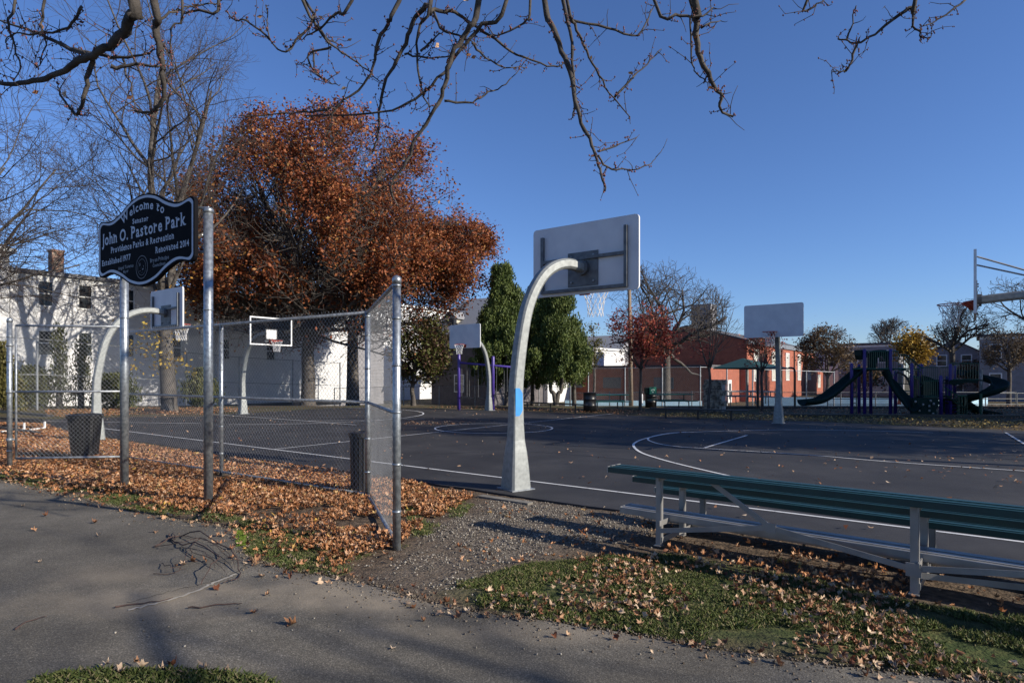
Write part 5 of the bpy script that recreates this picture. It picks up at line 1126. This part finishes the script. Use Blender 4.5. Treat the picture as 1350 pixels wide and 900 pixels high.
# houses beyond the right edge of the view, their shadow falls on the playground
hs = Vector((36, 13.5, 0)); house('apartment_house', hs, 9, 12, -.1, 11.5, beige, 'three-storey house standing beyond the right side of the park', side_wins=[(3, 2, 1, 1.4), (8, 2, 1, 1.4)], front_wins=[(2.5, 8.5, 1, 1.4), (6.5, 8.5, 1, 1.4)])
# utility pole
pbs = Vector(((832 - CX) * 42 / F, 42, -.45)); up_ = thing('utility_pole', tuple(pbs), 'tall brown wooden utility pole behind the red maple', 'pole')
mb = MB(); mb.tube([pbs - Zu * .1, pbs + Vector((-.12, 0, 8.2))], [.16, .11], 10); mb.build('shaft', wood_pole, up_, True)
# pool wall
t = thing('swimming_pool', (17, 41, -.5), 'pale blue painted pool walls behind the playground', 'pool')
for a_, b_, z in ((W(1005, 0, 46), W(1195, 0, 43), .0), (W(1195, 0, 43), W(1300, 0, 46), -.05), (W(745, 0, 46), W(925, 0, 45), -.25)):
    mb = MB(); a_ = Vector((a_.x, a_.y, 0)); b_ = Vector((b_.x, b_.y, 0)); d = (b_ - a_).normalized(); mb.box((a_ + b_) / 2 + Zu * (z - .38), ((b_ - a_).length / 2, .12, .45), (d, Vector((-d.y, d.x, 0)), Zu)); mb.build('pool_wall', poolblue, t)
cb_ = G(1186, 536); mb = MB(); cb_ = Vector((cb_.x, 37.5, -.1)); cb_.x = (1185.5 - CX) * 37.5 / F; mb.lathe(cb_, [(.16, 0), (.16, .03), (.11, .04), (.03, .6), (.01, .62)], 14); tag(mb.build('traffic_cone', orange), 'small orange cone in front of the blue pool wall', 'cone')

# ------------------------------------------------------------------ far fences
def far_fence(name, pts, hs, label, step=3.0, pitch=.12, r=.0026, rails=(1.0,), pr=.035, m=galv_d):
    pts = [Vector(p) for p in pts]; t = thing(name, tuple(pts[0]), label, 'fence')
    mesh = MB(); rl = MB()
    for i in range(len(pts) - 1):
        a, b = pts[i], pts[i + 1]; L = (b - a).length; n = max(1, round(L / step)); 
        for k in range(n + (1 if i == len(pts) - 2 else 0)):
            p = a.lerp(b, k / n); mb = MB(); mb.lathe(p, [(pr, -.05), (pr, hs + .04), (pr * .6, hs + .06)], 8); mb.build('post', m, t)
        for f_ in rails: rl.tube([a + Zu * hs * f_, b + Zu * hs * f_], .022, 6)
        mm_ = MB(); mesh_panel(mm_, (a.x, a.y), (b.x, b.y), 0, hs, pitch, r, False)
        mm_.v = [(v[0], v[1], v[2] + a.z + (b.z - a.z) * min(1, max(0, (Vector((v[0], v[1], a.z)) - a).length / L))) for v in mm_.v]; mesh.add(mm_.v, mm_.f)
    rl.build('rail', m, t); mesh.build('wire_mesh', wire, t)
gz = lambda x, y: Vector((x, y, float(terrain(x, y))))
far_fence('tall_fence', [gz(-27.5, 20), gz(-22.6, 29.6), gz(-18.2, 41.5), gz(-13, 47)], 3.4, 'tall chain link fence in front of the white clapboard house at left', step=4.2, rails=(1.0, .5), pr=.05)
far_fence('chain_fence', [gz(-13, 45.5), gz(-7.4, 42.5), gz(-2.5, 42), gz(4, 42.5)], 1.5, 'low chain link fence behind the vine-covered tree and swing set', step=2.6, rails=(1., .03))
far_fence('tall_fence', [gz(4.9, 40), gz(11.8, 39), gz(17.5, 41), gz(22, 42.5)], 2.5, 'tall chain link fence before the low brick wing', step=2.2, rails=(1.0,), pr=.045)
far_fence('chain_fence', [gz(4.0, 43), gz(12, 41.5), gz(20, 42.3), gz(34, 42)], 1.1, 'low chain link fence around the pool', step=2.4, rails=(1.,), pitch=.16, m=steel_dark)
mb = MB()
for k in range(11): mb.lathe(Vector((17 + k * 1.7, 33.5, 0)), [(.03, -.1), (.03, .72)], 6)
for z in (.7, .4, .1): mb.tube([Vector((17, 33.5, z)), Vector((34, 33.5, z))], .022, 6)
tag(mb.build('pipe_railing', steel_dark), 'dark three-rail pipe railing behind the spiral slide', 'railing')

# ------------------------------------------------------------------ playground
PD = 26.0
pgr = thing('playground_structure', tuple(W(1190, 548, PD)), 'green and purple climbing structure with slides beyond the right court', 'playground')
def PW(px, py, dd=0.0): return W(px, py, PD + dd)
for px, yt, dd in ((1122.8, 479, 0), (1132.5, 480, .9), (1139.8, 460, -.2), (1148, 488, 1.0), (1174, 460, -.2), (1180.5, 489, 1.0), (1202, 479, -.4), (1211, 480, .7), (1214.8, 480, 1.3), (1240.5, 495, -.6), (1248.5, 496, .4), (1253, 480, -.3), (1258.5, 482, 1.1)):
    b = PW(px, 548, dd); b.z = 0; tz = EYE + (HY - yt) * (PD + dd) / F
    mb = MB(); mb.lathe(b, [(.065, 0), (.065, tz - .05), (.045, tz), (.01, tz + .01)], 10); mb.build('post', play_purple, pgr, True)
def bars(name, x0, x1, yt, yb, dd, n, m=play_green, r=.013):
    mb = MB(); a0, a1, b0, b1 = PW(x0, yt, dd), PW(x1, yt, dd), PW(x0, yb, dd), PW(x1, yb, dd)
    mb.tube([a0, a1], .022, 6); mb.tube([b0, b1], .022, 6)
    for i in range(n + 1): mb.tube([a0.lerp(a1, i / n), b0.lerp(b1, i / n)], r, 5)
    return mb.build(name, m, pgr)
bars('guard_rail', 1141, 1173, 463, 486, -.2, 12); bars('guard_rail', 1175, 1184, 463, 486, .2, 3)
bars('guard_rail', 1254, 1290, 479, 500, .2, 10); bars('guard_rail', 1203, 1212, 497, 523, -.3, 4, r=.02); bars('guard_rail', 1218, 1236, 484, 522, .2, 7); bars('guard_rail', 1240, 1253, 484, 505, .3, 4)
def slab(name, x0, x1, y, d0, d1, m=play_dark, th=.05):
    mb = MB(); z = EYE + (HY - y) * PD / F; p = [Vector((PW(x, y, 0).x, yy, z)) for x, yy in ((x0, PD + d0), (x1, PD + d0), (x1, PD + d1), (x0, PD + d1))]; mb.prism(p, Zu, th); return mb.build(name, m, pgr)
slab('deck', 1139, 1175, 488, -.2, 1.1); slab('deck', 1252, 1289, 502, -.4, 1.2); slab('deck', 1202, 1241, 523, -.5, 1.2)
# hood panels
mb = MB(); q = [PW(x, y, .05) for x, y in [(1145, 488), (1145, 466), (1150, 462), (1158, 461), (1168, 461), (1173, 465), (1173, 488), (1169, 488), (1168, 474), (1163, 469), (1157, 472), (1155, 488)]]; mb.prism(q, Vector((0, 1, 0)), .04); mb.build('arch_panel', play_dark, pgr)
mb = MB(); q = [PW(x, y, -.15) for x, y in [(1135, 461), (1142, 461), (1145, 465), (1144, 470), (1141, 473), (1138, 474), (1135, 468)]]; mb.prism(q, Vector((0, 1, 0)), .5); mb.build('slide_hood', play_dark, pgr)
mb = MB(); mb.tube([PW(1124, 486, -.1), PW(1212, 486, -.1)], .03, 8); mb.tube([PW(1124, 486, .6), PW(1212, 486, .6)], .03, 8)
for i in range(10): mb.tube([PW(1128 + i * 9, 486, -.1), PW(1128 + i * 9, 486, .6)], .018, 6)
mb.build('overhead_ladder', play_green, pgr)
mb = MB()
for i in range(4): c = PW(1151 + i * 9, 490.5, -.1); mb.tube([c + Vector((math.cos(a) * .09, 0, math.sin(a) * .13)) for a in [k * math.pi / 6 for k in range(13)]], .012, 5)
mb.build('hand_rings', play_green, pgr)
def chute(name, P_, w, up=None, m=play_dark, wall=.22):
    """half-pipe along P_ (smooth)"""
    pts = smoothpts(P_, 6); n = len(pts); k = 9; vs = []; fs = []
    for i, p in enumerate(pts):
        d = (pts[min(i + 1, n - 1)] - pts[max(i - 1, 0)]).normalized(); s_ = d.cross(Zu).normalized(); u_ = s_.cross(d).normalized()
        prof = [(w * math.cos(math.pi + math.pi * j / (k - 1)), wall + wall * math.sin(math.pi + math.pi * j / (k - 1)) * 1.0) for j in range(k)]
        prof2 = [(a * 1.12, b - .03 if 0 < j < k - 1 else b) for j, (a, b) in enumerate(prof)]
        for a, b in prof + prof2[::-1]: vs.append(p + s_ * a + u_ * b)
    K_ = 2 * k
    for i in range(n - 1):
        for j in range(K_): fs.append((i * K_ + j, i * K_ + (j + 1) % K_, (i + 1) * K_ + (j + 1) % K_, (i + 1) * K_ + j))
    mb = MB(); mb.add(vs, fs); return mb.build(name, m, pgr, True)
chute('slide', [PW(1142, 489, .3), PW(1132, 494, .2), PW(1110, 512, 0), PW(1092, 526, -.3), PW(1078, 532, -.5), PW(1058, 534, -.7)], .27, wall=.22)
chute('slide', [PW(1163, 490, 0), PW(1172, 505, -.1), PW(1184, 522, -.4), PW(1197, 536, -.8), PW(1204, 542, -1.1)], .25)
mb = MB(); mb.tube(smoothpts([PW(1182, 490, .8), PW(1190, 493, .8), PW(1197, 500, .8), PW(1201, 512, .8), PW(1203, 528, .8)]), .05, 8)
mb.tube(smoothpts([PW(1182, 490, 1.3), PW(1190, 493, 1.3), PW(1197, 500, 1.3), PW(1201, 512, 1.3), PW(1203, 528, 1.3)]), .05, 8)
for x, y in ((1186, 491), (1192, 495), (1197, 501), (1200, 510), (1202, 520)): mb.tube([PW(x, y, .8), PW(x, y, 1.3)], .03, 6)
mb.build('arch_climber', steel_dark, pgr)
mb = MB()
for dd in (.3, 1.2):
    mb.tube(smoothpts([PW(1184, 468, dd), PW(1194, 468, dd), PW(1204, 475, dd), PW(1214, 484, dd), PW(1218, 484, dd)]), .025, 6); mb.tube(smoothpts([PW(1184, 488, dd), PW(1194, 488, dd), PW(1204, 495, dd), PW(1214, 504, dd), PW(1218, 506, dd)]), .025, 6)
    for i in range(11): x = 1185 + i * 3; y = 468 + max(0, (x - 1194)) * .8; mb.tube([PW(x, y, dd), PW(x, y + 20, dd)], .012, 5)
mb.build('arch_bridge', play_green, pgr)
mb = MB(); q = [PW(x, y, -.9) for x, y in [(1204, 524), (1236, 524), (1239, 531), (1234, 541), (1237, 549), (1201, 549), (1203, 536)]]; mb.prism(q, Vector((0, 1, 0)), .08); cw = mb.build('climbing_wall', play_dark, pgr)
mb = MB()
for x, y in ((1207, 529), (1217, 533), (1227, 528), (1225, 535), (1212, 541), (1225, 541), (1220, 547), (1230, 545), (1231, 532)): mb.lathe(PW(x, y, -.96), [(.04, -.04), (.045, 0), (.03, .04)], 8)
mb.build('hand_hold', alu, cw)
for i in range(6):
    mb = MB(); q = PW(1243 + i * 6, 522 + i * 4.6, -.2 + i * .12); mb.box(q, (.12, .45, .03)); mb.build('step', play_dark, pgr)
mb = MB(); mb.tube([PW(1245, 510, -.4), PW(1264, 522, -.4), PW(1274, 522, -.4)], .022, 6); mb.tube([PW(1245, 521, -.4), PW(1262, 532, -.4)], .022, 6)
for x, y, y2 in ((1249, 513, 523), (1254, 516, 526), (1259, 519, 530), (1264, 521, 548), (1268, 521, 534), (1273, 521, 534)): mb.tube([PW(x, y, -.4), PW(x, y2, -.4)], .018, 5)
mb.build('handrail', play_green, pgr)
for dd in (0, .45):
    mb = MB(); mb.tube([PW(1124.5, 548, .1 + dd), PW(1125, 497, .1 + dd)], .02, 6); mb.tube([PW(1129, 548, .1 + dd), PW(1129, 497, .1 + dd)], .02, 6)
    for i in range(7): mb.tube([PW(1124.5, 545 - i * 7, .1 + dd), PW(1129, 545 - i * 7, .1 + dd)], .018, 5)
    mb.build('ladder', play_green, pgr)
# spiral slide
c0 = PW(1293, 500, .5); pts = []
for i in range(15):
    a = R(100 - i * 30); f_ = i / 14; z = 2.0 - 1.75 * f_; r_ = .66; x_ = c0.x + r_ * math.cos(a) * 1.0; pts.append(Vector((x_ + (0.0), c0.y + r_ * math.sin(a), z - .35)))
pts = [Vector((PW(1288, 500, .5).x - .2, c0.y + .62, 1.66))] + pts; pts.append(pts[-1] + Vector((.45, -.25, -.1)))
chute('spiral_slide', pts, .28, wall=.26)
mb = MB(); mb.lathe(Vector((c0.x, c0.y, 0)), [(.07, 0), (.07, 1.9)], 10); mb.build('slide_post', galv_d, pgr)
mb = MB(); q = PW(1288.5, 548, -.2); mb.lathe(Vector((q.x, q.y - .2, 0)), [(.05, 0), (.05, .9)], 8); mb.build('slide_post', play_green, pgr)
bars('guard_rail', 1219, 1236, 502, 523, -.6, 6); bars('guard_rail', 1241, 1252, 505, 523, .8, 4); bars('guard_rail', 1262, 1275, 521, 546, -.2, 4); bars('guard_rail', 1185, 1201, 488, 506, .1, 5)
mb = MB(); q = [PW(x, y, .9) for x, y in [(1204, 523), (1204, 500), (1214, 494), (1226, 497), (1238, 503), (1240, 523)]]; mb.prism(q, Vector((0, 1, 0)), .05); mb.build('back_panel', play_dark, pgr)
mb = MB(); q = [PW(x, y, 1.1) for x, y in [(1243, 549), (1243, 524), (1262, 526), (1276, 540), (1276, 549)]]; mb.prism(q, Vector((0, 1, 0)), .05); mb.build('lower_panel', play_dark, pgr)
mb = MB(); q = [PW(x, y, -.42) for x, y in [(1252, 506), (1253, 501), (1268, 500), (1290, 501), (1290, 505), (1272, 504), (1260, 508)]]; mb.prism(q, Vector((0, 1, 0)), .06); mb.build('deck_skirt', play_dark, pgr)
for x, y, r_ in ((1247, 512, .28), (1208, 500, .3), (1160, 500, .2)):
    c = PW(x, y, .4); mb = MB(); mb.tube([c + Vector((math.cos(a) * r_, 0, math.sin(a) * r_ * 1.3)) for a in [k * math.pi / 8 for k in range(17)]], .018, 5); mb.build('hoop_climber', play_green, pgr)
# playground edging
mb = MB(); mb.bar(Vector((10.5, 25.2, .05)), Vector((30, 23.4, .05)), .12, .14); tag(mb.build('timber_edging', black), 'low black edging board in front of the playground', 'edging')
mb = MB(); mb.bar(Vector((9.5, 31.5, .0)), Vector((32, 31.5, .0)), .12, .16); tag(mb.build('timber_edging', black), 'low black edging board behind the playground', 'edging')

# shade trees beyond the right of the view
for i, (x, y, s) in enumerate(((20.5, 11.5, 4), (25, 18.5, 4), (12.5, -5.8, 3))):
    t, T = trunk_tree('bare_tree', (x, y, 0), 3.2, .28, (0, 0, 0), Vector((x, y, 8.2)), Vector((4.6, 4.6, 5.4)), 70 + i, 'bare park tree outside the view whose limbs cast shade across the ground', ring_forks(7, 42, 8, .5, rr), maxl=s, nkid=(9, 7, 5, 4) if s == 4 else (6, 5, 3), minr=.012, group='trees outside the view')
    T.mesh((0, 1), 'limbs', bark, t); T.mesh(range(2, s + 1), 'twigs', bark_twig, t)
    if s == 4: leafcloud('crown', T.tips, 1, .3, .1, .2, brownl, t)

# ------------------------------------------------------------------ light, camera
SUN_EL, SUN_AZ = 25.0, 114.5   # azimuth clockwise from +Y
sdir = Vector((math.sin(R(SUN_AZ)) * math.cos(R(SUN_EL)), math.cos(R(SUN_AZ)) * math.cos(R(SUN_EL)), math.sin(R(SUN_EL))))
sl = bpy.data.lights.new('sun', 'SUN'); sl.energy = 5.0; sl.angle = R(.53); sl.color = (1, .92, .80)
so = bpy.data.objects.new('sun', sl); col.objects.link(so); so.rotation_euler = (-sdir).to_track_quat('-Z', 'Y').to_euler(); so.location = (20, -10, 20)
w = bpy.data.worlds.new('World'); bpy.context.scene.world = w; w.use_nodes = True; nt = w.node_tree
sky = nt.nodes.new('ShaderNodeTexSky'); sky.sky_type = 'NISHITA'; sky.sun_disc = False; sky.sun_elevation = R(SUN_EL); sky.sun_rotation = R(SUN_AZ); sky.air_density = 1.0; sky.dust_density = .1; sky.ozone_density = 6.0; sky.altitude = 0
bg = nt.nodes['Background']; tn = nt.nodes.new('ShaderNodeMix'); tn.data_type = 'RGBA'; tn.blend_type = 'MULTIPLY'; tn.inputs[0].default_value = 1; tn.inputs[7].default_value = (.92, .96, 1.16, 1)
nt.links.new(sky.outputs[0], tn.inputs[6]); nt.links.new(tn.outputs[2], bg.inputs[0]); bg.inputs[1].default_value = .090
cam = bpy.data.cameras.new('camera'); co = bpy.data.objects.new('camera', cam); col.objects.link(co)
co.location = (0, 0, EYE); co.rotation_euler = (R(90), 0, 0); cam.sensor_width = 36; cam.lens = 36 * F / 1350; cam.shift_y = (HY - 450) / 1350; cam.clip_end = 2000; cam.clip_start = .05
sc = bpy.context.scene; sc.camera = co; sc.render.resolution_x = 1024; sc.render.resolution_y = 682
sc.view_settings.view_transform = 'Standard'; sc.view_settings.look = 'None'; sc.view_settings.exposure = .5; sc.view_settings.gamma = 1
